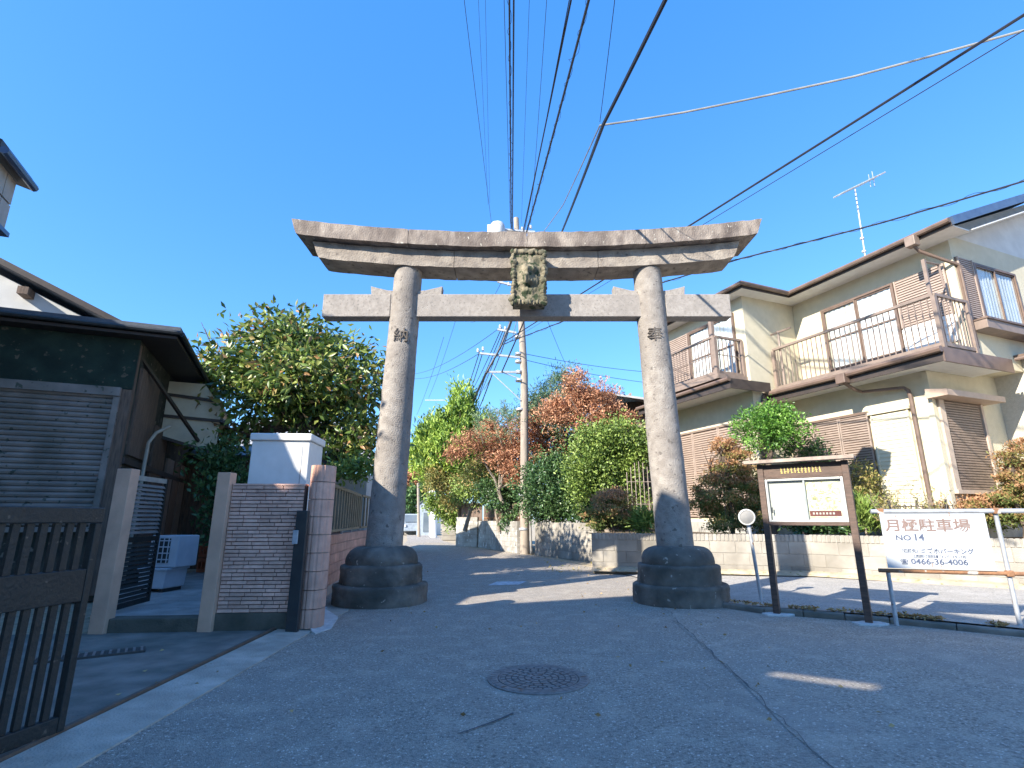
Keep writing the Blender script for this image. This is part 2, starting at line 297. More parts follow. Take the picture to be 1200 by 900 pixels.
def lettering(parent, s, size, origin, right, up, m, bold=0.0, wide=1.0, name='lettering'):
    me = text_mesh(s, size, 0.002, bold=bold); r = Vector(right).normalized(); u = Vector(up).normalized(); n = r.cross(u).normalized()
    M = Matrix((( r.x*wide, u.x, n.x, origin[0]), (r.y*wide, u.y, n.y, origin[1]), (r.z*wide, u.z, n.z, origin[2]), (0,0,0,1)))
    me.transform(M); me.materials.clear()
    o = put(name, me, m, parent); return o

# ------------------------------------------------------------------ leaves
def leaf_mesh(name, P, D, L, W, tint, m, fold=0.25):
    """P base points, D unit directions, L lengths, W widths, tint 0..1: one folded four-sided leaf each"""
    n = len(P); rs = np.random.RandomState(len(P) % 977)
    R = rs.normal(size=(n,3)); X = np.cross(D, R); X /= np.linalg.norm(X, axis=1)[:,None] + 1e-9; N = np.cross(X, D)
    L = np.asarray(L)[:,None]; W = np.asarray(W)[:,None]
    mid = P + D*L*0.5
    V = np.stack([P, mid + X*W*.5 + N*W*fold, P + D*L, mid - X*W*.5 + N*W*fold], axis=1).reshape(-1,3)
    me = bpy.data.meshes.new(name); me.vertices.add(4*n); me.vertices.foreach_set('co', V.astype(np.float32).ravel())
    idx = np.arange(n)*4; tri = np.stack([idx, idx+1, idx+2, idx, idx+2, idx+3], axis=1).reshape(-1)
    me.loops.add(6*n); me.loops.foreach_set('vertex_index', tri.astype(np.int32))
    me.polygons.add(2*n); me.polygons.foreach_set('loop_start', (np.arange(2*n)*3).astype(np.int32))
    a = me.attributes.new('tint', 'FLOAT', 'FACE'); a.data.foreach_set('value', np.repeat(np.clip(tint,0,1),2).astype(np.float32))
    me.update(); me.validate(); me.materials.append(m); return me
def cloud(blobs, n, per, cr, seed, shell=0.55, flat=1.0):
    """leaf positions: clump centres in the outer shell of ellipsoids, leaves round each centre. blobs = (x,y,z,rx,ry,rz)"""
    rs = np.random.RandomState(seed); B = np.array(blobs, float)
    wgt = (B[:,3]*B[:,4]*B[:,5])**(2/3.); wgt /= wgt.sum(); k = rs.choice(len(B), n, p=wgt)
    d = rs.normal(size=(n,3)); d /= np.linalg.norm(d, axis=1)[:,None]
    ph = rs.rand(6)*6.28; q = C0 = B[k,:3] + d*B[k,3:]; m_ = B[k,3:].mean(axis=1)
    nz = sum(np.sin(q @ (rs.normal(size=3)*f/m_.mean()) + p_) for f, p_ in zip((1.3,2.1,3.1,4.3,6.0,7.5), ph))/6
    r = shell + (1-shell)*rs.rand(n)**0.6; r *= (1 + 0.75*nz)*(1 + 0.10*rs.normal(size=n)); r = np.where(rs.rand(n) < .05, r*1.22, r); r = np.minimum(r, 1.4)
    C = B[k,:3] + d*r[:,None]*B[k,3:]
    P = np.repeat(C, per, axis=0); O = np.repeat(d, per, axis=0); ct = np.repeat(rs.rand(n), per)
    q = rs.normal(size=(n*per,3))*cr*np.repeat(.6+.8*rs.rand(n), per)[:,None]; q[:,2] *= flat; P = P + q
    return P, O, ct, rs
def foliage(parent, blobs, n, per, cr, L, W, m, seed, out=0.6, upb=0.2, shell=0.55, flat=1.0, kind='stuff', name='crown', tv=0.5, rng=0.35, tup=0.0, hz=None):
    P, O, ct, rs = cloud(blobs, n, per, cr, seed, shell, flat)
    D = rs.normal(size=P.shape); D /= np.linalg.norm(D, axis=1)[:,None]; D = D + O*out; D[:,2] += upb; D /= np.linalg.norm(D, axis=1)[:,None]
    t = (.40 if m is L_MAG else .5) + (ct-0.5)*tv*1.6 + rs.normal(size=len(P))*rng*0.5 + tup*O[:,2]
    if hz: t = t - .28 + .55*(P[:,2]-hz[0])/(hz[1]-hz[0])
    me = leaf_mesh(name, P, D, L*(0.7+0.6*rs.rand(len(P))), W*(0.7+0.6*rs.rand(len(P))), t, m)
    return put(name, me, m, parent, kind)
def limb(a, b, r0, r1, seed=0, wig=0.12, n=6):
    a, b = Vector(a), Vector(b); out = []; L = (b-a).length
    for i in range(n+1):
        t = i/n; p = a.lerp(b, t)
        if 0 < i < n: p += noise.noise_vector(Vector((t*3+seed, seed*1.7, 0))) * wig * L
        out.append(p)
    return out, [r0 + (r1-r0)*i/n for i in range(n+1)]
def trunk_part(parent, base, fork, r0, ends, m=None, seed=0, r1=None, name='trunk'):
    m = m or BARK; mb = MB(); p, r = limb(base, fork, r0, r1 or r0*.75, seed, 0.05); mb.tube(p, r, 10)
    t = part(parent, name, mb, m)
    mb = MB()
    for i, e in enumerate(ends):
        p, r = limb(fork, e, (r1 or r0*.75)*.7, r0*.12, seed+i*3.1, 0.1); mb.tube(p, r, 6)
        mid = p[3]
        for j in range(2):
            q = mid + Vector((rnd.uniform(-1,1), rnd.uniform(-1,1), rnd.uniform(-.2,1))).normalized()*(Vector(e)-Vector(fork)).length*.4
            p2, r2 = limb(mid, q, r0*.25, r0*.07, seed+i+j*7, 0.1, 4); mb.tube(p2, r2, 5)
    if ends: part(parent, 'limbs', mb, m)
    return t
def blobpx(u, v, Y, ru, rv, ry=None):
    c = at(u, v, Y); s = (c - EYE).length and (c.y*CP + (c.z-H_)*SP)/F_
    return (c.x, c.y, c.z, ru*s, ry if ry else (ru+rv)/2*s, rv*s)

# ================================================================== GROUND
def sheet(name, pts, z, m, sub_=0):
    mb = MB(); mb.add([(p[0], p[1], z if len(p) < 3 else p[2]) for p in pts], [tuple(range(len(pts)))]); return struct(name, mb, m)
mb = MB(); mb.add([(-1500,-1500,-.03),(1500,-1500,-.03),(1500,1500,-.03),(-1500,1500,-.03)], [(0,1,2,3)]); struct('ground', mb, DIRT)
KL = [g(860,715), g(895,719.5), g(1042,731), g(1200,747)]                  # kerb line in front of the parking lot
road = [(-2.8,-6), (12,-6), (12,5.0), (6.6,7.15), (5.38,8.15), (3.96,8.96), (3.5,9.6), (3.2,14.1), (2.5,17.0), (0.9,22.6), (-2.4,29.4), (-4.6,37.0), (-7.2,52), (-8,60),
        (-14,60), (-9.6,50), (-7.2,38), (-5.4,26.2), (-3.85,11.9), (-3.3,9.6), (-3.1,9.2), (-2.8,2)]
sheet('road', road, 0.0, ASPH)
sheet('side_road', [(1.6,-6), (12,-6), (12,4.95), (6.6,7.1), (5.36,8.05), (3.96,8.85), (3.4,9.3), (2.62,10.0), (2.35,8.2), (2.2,6.2), (1.95,4.2)], 0.004, ASPH2)
# parking lot beyond the kerb, a little higher
lot = [(3.55,9.75,.05), (4.02,9.12,.09), (5.45,8.3,.09), (6.55,7.35,.09), (13,3.6,.09), (22,6,.1), (20,9,.12), (11.2,12.6,.12), (8.2,15.2,.12), (3.2,16.4,.02), (2.7,16.7,.010), (3.2,14.2,.010), (3.5,11,.012)]
sheet('parking_lot', lot, 0, LOTA)
# kerb stones (each one a piece)
kerb = thing('kerb', 'low worn concrete kerb between the road and the parking lot', 'kerb', (5.2,8.3,0))
kp = [Vector((3.45,9.68,0)), Vector((4.0,9.02,0)), Vector((5.42,8.2,0)), Vector((6.55,7.22,0)), Vector((9.4,5.6,0))]
for a, b in zip(kp[:-1], kp[1:]):
    L = (b-a).length; n = max(1, round(L/.62)); d = (b-a)/n
    for i in range(n):
        p, q = a + d*(i+.006), a + d*(i+.994); nn = Vector((-d.y, d.x, 0)).normalized()*.11; h = .085 + rnd.uniform(-.016, .012)
        mb = MB(); j = nn.normalized()*rnd.uniform(-.015,.015)
        mb.prism([p+j+Vector((0,0,-.05)), p+j+Vector((0,0,h-.02)), p+j+nn*.2+Vector((0,0,h)), p+j+nn+Vector((0,0,h)), p+j+nn+Vector((0,0,-.05))], q-p)
        part(kerb, 'kerb_stone', mb, CONC_D, bev=.012)
# cracks and seams: narrow wandering bands of sealant
def crack(pts, wd, seed, m=SEAL, z=0.008, name='road_crack'):
    P = []
    for a, b in zip(pts[:-1], pts[1:]):
        a, b = Vector(a), Vector(b); n = max(2, int((b-a).length/.12))
        P += [a.lerp(b, i/n) for i in range(n)]
    P.append(Vector(pts[-1])); out = []
    for i, p in enumerate(P):
        k = noise.noise(Vector((i*.31, seed, 0)))*.09 + noise.noise(Vector((i*.9, seed+5, 0)))*.035
        d = (P[min(i+1,len(P)-1)]-P[max(i-1,0)]).normalized(); nn = Vector((-d.y, d.x)); w_ = wd*(.35+abs(noise.noise(Vector((i*.7, seed+9, 0))))*2.2)
        out.append((p+nn*k, nn*w_))
    vs = []; [vs.extend([(p.x-n.x, p.y-n.y, z), (p.x+n.x, p.y+n.y, z)]) for p, n in out]
    mb = MB(); mb.add(vs, [(2*i, 2*i+1, 2*i+3, 2*i+2) for i in range(len(out)-1)]); return struct(name, mb, m)
crack([(2.62,10.0),(2.4,8.2),(2.22,6.3),(1.98,4.2),(1.7,1.5)], .006, 1)
crack([(-.38,4.15),(.02,4.55)], .013, 2)
crack([(-1.4,6.15),(.0,6.35),(2.25,6.5)], .003, 3)
sheet('faded_line', [(-.55,12.6),(.15,12.75),(.35,13.4),(-.35,13.35)], 0.006, mat('worn_white_line', (.62,.63,.66), (.36,.37,.38), 9, .9, .4))
# left side: gutter strip, apron
sheet('concrete_apron', [(-2.96,-2),(-3.08,7.62),(-5.4,7.4),(-8,7.2),(-12,6),(-12,-2)], 0.02, CONC_D)
mb = MB()
mb.prism([(-3.02,-1,-.02),(-3.02,-1,.035),(-2.56,-1,.012),(-2.56,-1,-.02)], (-.10,10.3,0))
struct('gutter_strip', mb, mat('worn_gutter_concrete', (.56,.49,.41), (.40,.35,.29), 5, .95, .7, 60, grunge=((.28,.245,.20), 1.0, 1.1)))
ke = thing('driveway_edging', 'thin rusty steel edging along the driveway beside the concrete gutter', 'edging', (-3.06,4,0))
mb = MB(); mb.bar((-3.05,1,.03), (-3.15,7.6,.03), .035, .05); part(ke, 'edge_strip', mb, mat('rusty_edge', (.16,.105,.075), None, 9, .8, .3))
gr = thing('drain_grating', 'narrow rusty drain cover set in the driveway beside the black gate', 'drain cover', (-4.5,6.2,.02))
mb = MB(); a, b = Vector((-4.95,5.95,.03)), Vector((-4.12,6.5,.03)); mb.bar(a, b, .24, .02); part(gr, 'cover_plate', mb, mat('drain_iron', (.07,.06,.052), None, 9, .7, .3))
for i in range(14):
    p = a.lerp(b, (i+.5)/14); q = Vector((b.y-a.y, a.x-b.x, 0)).normalized()*.10; mb = MB(); mb.bar(p-q+Vector((0,0,.012)), p+q+Vector((0,0,.012)), .025, .012); part(gr, 'grate_bar', mb, IRON)
# white mortar fillet at the foot of the pink pier
mb = MB(); mb.prism([(-2.55,7.45,.012),(-2.62,7.5,.03),(-2.9,8.1,.06),(-3.25,9.4,.06),(-3.1,9.5,.02),(-2.62,8.6,.012),(-2.46,7.8,.012)], (0,0,-.03)); struct('mortar_fillet', mb, CONC_W)

# ------------------------------------------------------------------ manhole cover
MC = (0.245, 5.47, 0.0); mh = thing('manhole_cover', 'round cast iron manhole cover with a patterned lid in the road', 'manhole cover', MC)
mb = MB(); mb.lathe([(0.475,-.02),(0.475,.010),(0.465,.014),(0.385,.014),(0.38,.008),(0.38,-.02)], MC, 48); part(mh, 'frame', mb, IRON)
mb = MB(); mb.lathe([(0.374,-.02),(0.374,.006)], MC, 48); lid = part(mh, 'lid', mb, IRON_D)
def arcblock(mb, r0, r1, a0, a1, z0, z1, c, n=4):
    vs = []
    for z in (z0, z1):
        for r in (r0, r1):
            for i in range(n+1):
                a = a0 + (a1-a0)*i/n; vs.append((c[0]+r*math.cos(a), c[1]+r*math.sin(a), c[2]+z))
    m = n+1; fs = []
    for i in range(n):
        fs += [(2*m+i, 2*m+i+1, 3*m+i+1, 3*m+i), (i, 2*m+i, 2*m+i+1, i+1), (m+i, m+i+1, 3*m+i+1, 3*m+i)]
    fs += [(0, m, 3*m, 2*m), (n, 2*m+n, 3*m+n, m+n)]
    mb.add(vs, fs)
mb = MB()
for (r0, r1, n, gap) in ((.02,.06,1,0),(.075,.125,7,.08),(.138,.185,12,.05),(.198,.245,17,.04),(.258,.30,22,.03),(.312,.352,26,.026),(.358,.372,1,0)):
    off = rnd.random()
    for i in range(n):
        a0 = 2*math.pi*(i+off)/n; a1 = a0 + 2*math.pi/n
        arcblock(mb, r0, r1, a0+gap, a1-gap, .006, .013, MC, 24 if n == 1 else 3)
sub(lid, 'raised_pattern', mb, IRON, kind='stuff')
mb = MB()
for i in range(40):
    a = 2*math.pi*i/40; arcblock(mb, .40, .455, a+.02, a+.12, .013, .017, MC, 1)
part(mh, 'rim_pattern', mb, IRON, kind='stuff')

# ================================================================== TORII
TY = 10.2
tor = thing('stone_torii', 'tall weathered stone torii gate spanning the street', 'torii gate', ((-2.4+3.02)/2, TY, 0))
def pillar(xb, xt, rb, rt):
    mb = MB(); n = 60; p = [Vector((xb+(xt-xb)*i/n, TY, .92+(6.48-.92)*i/n)) for i in range(n+1)]
    mb.tube(p, [rb+(rt-rb)*i/n for i in range(n+1)], 40); me = mb.mesh('pillar'); wobble(me, .010, 2.0, xb); wobble(me, .005, 9.0, xb)
    return put('pillar', me, STONE_P, tor)
XL0, XL1, XR0, XR1 = at(450,640,TY).x, at(479,314,TY).x, at(791.5,640,TY).x, at(757.5,314,TY).x
pl = pillar(XL0, XL1, .335, .285); pr_ = pillar(XR0, XR1, .335, .285)
def base(cx, name='base'):
    seg = [(.84, 0, .33), (.73, .33, .66)]
    for i, (r, z0, z1) in enumerate(seg):
        mb = MB(); mb.lathe([(r*.99, z0-.03)] + [(r, z0+.02+(z1-z0-.06)*k/8) for k in range(9)] + [(r-.012, z1-.018), (r-.05, z1), (r-.12, z1+.002), (r-.3, z1+.002)], (cx, TY+.02, 0), 110, jit=.02, seed=cx+i)
        me = mb.mesh('base_tier'); wobble(me, .020, 3.5, cx+i); wobble(me, .010, 13, cx+i); wobble(me, .006, 30, cx+i); put('base_tier', me, STONE_B, tor)
    mb = MB(); pf = [(.64,.65),(.645,.70)] + [(.40+.245*math.cos(t), .72+.24*math.sin(t)) for t in [math.pi/2*i/12 for i in range(13)]] + [(.36,.965)]
    mb.lathe(pf, (cx, TY+.02, 0), 96, jit=.02, seed=cx); me = mb.mesh('base_dome'); wobble(me, .012, 4, cx); wobble(me, .008, 14, cx); put('base_dome', me, STONE_B, tor)
base(XL0-.02); base(XR0+.03)
XC = at(616.5,300,TY).x
# curved lintels: cross-sections swept along x, rising towards the tips
def lintel(x0, x1, cut, zmid, rise, h, dep, nseg, m, name, slant, zt=None, chip=.012):
    half = (x1-x0)/2; c = (x0+x1)/2
    def zc(x): t = abs(x-c)/half; return zmid + rise*(max(0,t-.12)/.88)**1.9
    xs = [x0 + (x1-x0)*i/nseg for i in range(nseg+1)]
    for i in range(nseg):
        a, b = xs[i], xs[i+1]; n = 8; mb = MB(); rows = []
        gp = .006
        for k in range(n+1):
            x = a+gp + (b-a-2*gp)*k/n; rows.append(x)
        vs = []
        for k, x in enumerate(rows):
            z = zc(x); s0 = 0
            end = (-1 if i == 0 and k == 0 else (1 if i == nseg-1 and k == n else 0))
            zz = [z, z+h*(1.0 if zt is None else zt)]
            xb = x - end*slant; xt = x + 0
            d0, d1 = dep/2, dep/2*(1.06 if zt else 1.0)
            vs += [(xb, TY-d0, zz[0]), (xb, TY+d0, zz[0]), (xt, TY+d1, zz[1]), (xt, TY, zz[1]+(.06 if cut else 0)), (xt, TY-d1, zz[1])]
        fs = [(k*5+j, (k+1)*5+j, (k+1)*5+(j+1)%5, k*5+(j+1)%5) for k in range(n) for j in range(5)] + [tuple(range(5)), tuple(reversed(range(n*5, n*5+5)))]
        mb.add(vs, fs); me = mb.mesh(name); 
        import bmesh
        bm = bmesh.new(); bm.from_mesh(me); bmesh.ops.subdivide_edges(bm, edges=[e for e in bm.edges if e.calc_length() > .12], cuts=2, use_grid_fill=True); bm.to_mesh(me); bm.free()
        wobble(me, chip, 5.0, x0+i*0.0+zmid); wobble(me, chip*.6, 17.0, x0); o = put(name, me, m, tor)
zs = lambda u, v: at(u, v, TY).z
lintel(at(371,300,TY).x, at(861,300,TY).x, False, 6.42, .24, .37, .62, 3, STONE, 'lower_lintel', .16)
lintel(at(350,270,TY).x+.04, at(883,270,TY).x-.04, True, 6.805, .30, .33, .98, 4, STONE_T, 'top_lintel', .12)
# tie beam with its upper wedges
zN0, zN1 = zs(616,374)+.0, zs(616,348)
NX0, NX1 = at(381,358,TY).x, at(853,360,TY).x
for a, b in ((NX0, XL1-.30), (XL1-.30, XR1+.30), (XR1+.30, NX1)):
    mb = MB(); mb.box((a+.004, TY-.15, zN0), (b-.004, TY+.15, zN1)); part(tor, 'tie_beam', mb, STONE_N, bev=.012)
for cx, s in ((XL1-.28, -1), (XL1+.28, 1), (XR1-.28, -1), (XR1+.28, 1)):
    x = cx + .0; z = zN1+.004; e = x + s*.44
    mb = MB(); mb.prism([(x-s*.05, TY-.11, z), (e, TY-.11, z), (e+s*.02, TY-.11, z+.19), (e-s*.05, TY-.11, z+.17), (x+s*.12, TY-.11, z+.10), (x-s*.05, TY-.11, z+.085)], (0,.22,0)); part(tor, 'wedge', mb, STONE_N, bev=.008)
# plaque, heavy and mossy
pq = None
gx0, gx1, gz0, gz1 = at(599,325,TY-.6).x, at(640,325,TY-.6).x, at(618,356,TY-.62).z, at(618,292,TY-.62).z
def relief(fun, nx, nz, x0, x1, z0, z1, y0, amp, back):
    mb = MB(); vs = []
    for j in range(nz+1):
        for i in range(nx+1):
            u, v = i/nx, j/nz; vs.append((x0+(x1-x0)*u, y0 - amp*fun(u, v), z0+(z1-z0)*v))
    fs = [(j*(nx+1)+i, j*(nx+1)+i+1, (j+1)*(nx+1)+i+1, (j+1)*(nx+1)+i) for j in range(nz) for i in range(nx)]
    mb.add(vs, fs); mb.sm = True; return mb
yp = TY-.62
mb = MB(); mb.box((gx0+.03, yp+.03, gz0+.02), (gx1-.03, yp+.34, gz1-.03)); pq = part(tor, 'plaque', mb, PLAQ)
def rf(u, v):
    a = max(0, 1-((u-.5)/.36)**2-((v-.50)/.40)**2); q = noise.noise(Vector((u*7, v*9, 3.1)))*.5+noise.noise(Vector((u*14, v*18, 1.1)))*.35
    curl = .5+.5*math.sin(9*u+7*v+3*noise.noise(Vector((u*3, v*3, 0))))
    brow = math.exp(-((v-.62-.15*(u-.5))/.06)**2)*.5*math.exp(-((u-.55)/.28)**2); mouth = -math.exp(-((v-.30)/.05)**2)*.55*math.exp(-((u-.5)/.22)**2)
    nose_ = math.exp(-((u-.42)/.12)**2-((v-.45)/.16)**2)*.7
    return a*.55 + q*.5*(.3+a) + curl*.22*a + brow + mouth + nose_
mb = relief(rf, 46, 66, gx0+.05, gx1-.05, gz0+.05, gz1-.05, yp+.03, .13, 0); part(tor, 'carved_relief', mb, PLAQ)
mb = MB(); rr = random.Random(3)
def lump(mb, c, r, sd):
    prof = [(r*math.sin(math.pi*i/6)*.999+.001, -r*math.cos(math.pi*i/6)) for i in range(7)]
    o = len(mb.v); mb.lathe(prof, c, 8, jit=.5, seed=sd)
for i in range(15):
    t = i/14; z = gz0+.03+(gz1-gz0-.06)*t
    for x in (gx0+.045, gx1-.045): lump(mb, (x+rr.uniform(-.02,.02), yp+.04, z), rr.uniform(.045,.075), rr.random()*9)
for i in range(10):
    t = i/9; x = gx0+.03+(gx1-gx0-.06)*t
    for z in (gz0+.05, gz1-.04): lump(mb, (x, yp+.04, z+rr.uniform(-.02,.02)), rr.uniform(.045,.08), rr.random()*9)
part(tor, 'plaque_border', mb, PLAQ)
mb = MB(); mb.bar((XC-.1, yp+.3, gz1-.2), (XC-.1, TY-.3, gz1-.2), .08); mb.bar((XC+.15, yp+.3, gz0+.1), (XC+.15, TY-.14, gz0+.1), .08); part(tor, 'plaque_bracket', mb, IRON)
# carved characters, one on each pillar
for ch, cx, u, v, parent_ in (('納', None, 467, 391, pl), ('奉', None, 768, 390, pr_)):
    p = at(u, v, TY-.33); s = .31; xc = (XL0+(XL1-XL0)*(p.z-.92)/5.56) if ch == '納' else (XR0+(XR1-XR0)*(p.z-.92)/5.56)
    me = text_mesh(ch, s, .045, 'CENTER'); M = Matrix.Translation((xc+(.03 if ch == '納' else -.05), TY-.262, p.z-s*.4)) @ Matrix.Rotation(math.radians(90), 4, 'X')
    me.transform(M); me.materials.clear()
    put('carved_character', me, CARVE_SHADE, parent_)

# ================================================================== BLOCK WALLS
def blockmesh(L, T, Hh, seed, name='block'):
    mb = MB(); mb.box((0,-T/2,0), (L, T/2, Hh)); me = mb.mesh(name)
    import bmesh
    bm = bmesh.new(); bm.from_mesh(me); bmesh.ops.bevel(bm, geom=bm.edges[:], offset=.006, segments=1, affect='EDGES'); bm.to_mesh(me); bm.free(); return me
def blockwall(parent, A, B, z0, n, bl, bh, th, m, sag=0.0, stagger=True, seed=0, mort=MORT, cap=None, capm=None):
    """courses of separate blocks from A to B with recessed joints"""
    A, B = Vector((A[0],A[1],0)), Vector((B[0],B[1],0)); d = B-A; L = d.length; d.normalize(); ang = math.atan2(d.y, d.x); r = random.Random(seed)
    mb = MB(Matrix.Translation((A.x, A.y, z0)) @ Matrix.Rotation(ang, 4, 'Z')); mb.box((0.01,-th/2+.012,-.1), (L-.01, th/2-.012, n*bh-.004)); part(parent, 'mortar_core', mb, mort)
    full = blockmesh(bl-.009, th, bh-.008, 0); full.materials.append(m); cache = {}
    for k in range(n):
        x = -(bl/2 if (stagger and k % 2) else 0)
        while x < L-.03:
            a, b = max(0, x), min(L, x+bl)
            if b-a > .04:
                if abs(b-a-bl) < .01: me = full
                else:
                    key = round(b-a, 2)
                    if key not in cache: cache[key] = blockmesh(b-a-.009, th, bh-.008, 0); cache[key].materials.append(m)
                    me = cache[key]
                off = r.uniform(-.004,.004); nrm = Vector((-d.y, d.x, 0))*off
                M = Matrix.Translation(Vector((A.x, A.y, z0+k*bh+.003)) + d*(a+.0045) + nrm) @ Matrix.Rotation(ang, 4, 'Z')
                put('block', me, m, parent, M=INV[parent.name].inverted() and M)
            x += bl
    if cap:
        ch, pw = cap; x = 0; me = blockmesh(pw-.030, th+.03, ch, 0, 'cap_rib'); me.materials.append(capm or m)
        num = int(L/pw)
        if num > 300: num = 300
        for i in range(num):
            M = Matrix.Translation(Vector((A.x, A.y, z0+n*bh)) + d*(i*pw+.007)) @ Matrix.Rotation(ang, 4, 'Z'); put('cap_rib', me, m, parent, M=M)
        mb = MB(Matrix.Translation((A.x, A.y, z0+n*bh)) @ Matrix.Rotation(ang, 4, 'Z')); mb.box((0,-th/2,-.002), (L, th/2, ch-.012)); part(parent, 'cap_course', mb, mort)
W0, W1, W2 = g(695,667,.1), g(955,673,.12), g(1235,691,.12)
wa = thing('block_retaining_wall', 'low grey block retaining wall with ribbed coping below the cream house', 'wall', (8,15,0))
blockwall(wa, W0, W1, .0, 3, .62, .298, .16, BLOCK, seed=1, cap=(.17,.10))
blockwall(wa, W1, W2+(W2-W1)*.6, .0, 3, .62, .298, .16, BLOCK, seed=2, cap=(.17,.10))
mb = MB(); dd = (W1-W0).normalized(); q = Vector((dd.y,-dd.x,0))
for a, b in ((W0,W1),(W1,W2+(W2-W1)*.6)):
    d2 = (b-a).normalized(); q = Vector((d2.y,-d2.x,0)); mb.prism([a+q*.05+Vector((0,0,-.02)), a+q*.05+Vector((0,0,.09)), a+q*.22+Vector((0,0,.05)), a+q*.3+Vector((0,0,-.02))], b-a)
struct('wall_footing', mb, DIRT)
# garden soil behind the wall, raised
Wb = W2+(W2-W1)*.6
sheet('garden_bed', [(W0.x+.1,W0.y+.1,.98),(W1.x,W1.y+.1,.98),(Wb.x,Wb.y+.1,.98),(26,16,1.05),(22,45,1.05),(1.5,32,1.0),(1.6,23,.98),(2.9,18.6,.98)], 0, SOIL)
# end of the low wall turning back to the taller wall
T0, T1 = g(629,650), g(699,659)
wt = thing('tall_block_wall', 'sunlit tall grey block wall to the right of the utility pole', 'wall', (T0.x,T0.y,0))
blockwall(wt, T0, T1, 0, 5, .5, .262, .16, BLOCK, seed=3)
mb = MB(); mb.box((0,0,0),(1,1,1))
we = thing('wall_end_return', 'short return of grey blocks joining the low and tall walls', 'wall', (W0.x,W0.y,0))
blockwall(we, (W0.x+.08,W0.y+.1), (T1.x,T1.y-.1), .0, 4, .44, .238, .16, BLOCK, seed=4)
# white block wall left of the pole, with a board fence behind its top
V0, V1 = g(562,641), g(608,648.5)
wv = thing('white_block_wall', 'whitish stained block wall directly left of the utility pole', 'wall', (V1.x,V1.y,0))
blockwall(wv, V0, V1, 0, 6, .5, .225, .16, BLOCK_W, seed=5)
U0, U1 = g(535,640), g(560,641)
wu = thing('shaded_block_wall', 'block wall section in blue shade between the block gate pier and white wall', 'wall', (U0.x,U0.y,0))
blockwall(wu, U0, U1, 0, 7, .5, .22, .16, BLOCK_W, seed=6)
gp = g(519,633); 
pier = thing('block_gate_pier', 'cream square block pier at the far end of the right-hand walls', 'gate pier', tuple(gp))
bm_ = blockmesh(1.15, 1.15, .29, 0); bm_.materials.append(BLOCK)
for k in range(8): put('block', bm_, BLOCK, pier, M=Matrix.Translation((gp.x-.1, gp.y+.6, k*.30+.004)))
# board fence above the white wall
fa, fb = Vector((V0.x,V0.y,0))+Vector((.2,.35,0)), Vector((V1.x,V1.y,0))+Vector((.2,.35,0))
fe = thing('brown_board_fence', 'brown vertical board fence rising behind the white block wall', 'fence', tuple(fa))
n = 26
for i in range(n):
    a, b = fa.lerp(fb, i/n), fa.lerp(fb, (i+.9)/n); mb = MB(); mb.bar(a+Vector((0,0,.3)), a+Vector((0,0,2.15+rnd.uniform(-.02,.02))), .02, .02)
    mb = MB(); c = (a+b)/2; dv = (b-a); R = Matrix.Rotation(math.atan2(dv.y,dv.x), 3, 'Z'); mb.cbox((c.x,c.y,1.2), (dv.length, .03, 1.9+rnd.uniform(-.03,.03)), R); part(fe, 'board', mb, DKWOOD)
mb = MB(); mb.bar(fa+Vector((0,-.06,1.5)), fb+Vector((0,-.06,1.5)), .05, .07); part(fe, 'rail', mb, RUST)
ga, gb_ = Vector((U0.x,U0.y,0))+Vector((.2,.3,0)), Vector((U1.x,U1.y,0))+Vector((.2,.3,0))
fs_ = thing('dark_sheet_fence', 'dark plain brown sheet fence standing over the shaded block wall', 'fence', tuple(ga))
for i in range(5):
    a, b = ga.lerp(gb_, i/5), ga.lerp(gb_, (i+.97)/5); dv = b-a; c=(a+b)/2; mb = MB(); mb.cbox((c.x,c.y,1.3), (dv.length,.04,2.0), Matrix.Rotation(math.atan2(dv.y,dv.x),3,'Z')); part(fs_, 'sheet_panel', mb, BROWN)

# ================================================================== CREAM HOUSE (right). local frame: s away along the street front, w out towards the street, z up
HA = math.atan((260/F_)/(CP+((HZ_-450)/F_)*SP)); HD = Vector((-math.sin(HA), math.cos(HA), 0)); HN = Vector((-math.cos(HA), -math.sin(HA), 0)); HE = -HN
HO = Vector((10.6, 12.9, 0))
HM = Matrix(((HD.x, HN.x, 0, HO.x), (HD.y, HN.y, 0, HO.y), (0, 0, 1, 0), (0, 0, 0, 1)))
def HL(s, w, z): return HM @ Vector((s, w, z))
hs_ = thing('cream_house', 'two-storey cream house with brown balconies and shutters on the right', 'house', tuple(HL(2,-3,.98)))
def hp(name, m, *boxes, parent=None, bev=0, kind=None, label=None):
    mb = MB(HM)
    for b in boxes: mb.box(b[0], b[1])
    return part(parent or hs_, name, mb, m, bev=bev, kind=kind, label=label)
s0 = .28      # lower near corner
# walls
LW = -.3
hp('wall', CREAM, ((s0,-6.0,.9),(4.6,LW,5.35)))                                  # lower main front
hp('wall', CREAM, ((4.6,-6.0,.9),(8.9,1.13,5.5)))                                 # lower wing
hp('wall', CREAM, ((-.4,-9.2,5.3),(4.59,-1.2,8.95)))                               # upper main
hp('wall', CREAM, ((4.595,-9.2,5.45),(8.9,1.15,8.95)))                            # upper wing
hp('wall', CREAM_S, ((-6.5,-9.3,.9),(.277,-3.35,5.62)), label='textured near ground-floor wall in grey cream')
# foundation strip
hp('foundation', CONC, ((s0-.01,-5,.8),(4.6,LW+.02,1.35)), ((4.61,-1,.8),(8.91,1.16,1.35)))
# gable triangle over the near upper wall
mb = MB(HM); mb.prism([(-.397,-1.2,8.94), (-.397,-9.2,8.94), (-.397,-9.2,12.42), (-.397,-1.2,9.14)], (1.0,0,0)); part(hs_, 'gable_wall', mb, PALE, label='bluish white gable wall above the corner window')
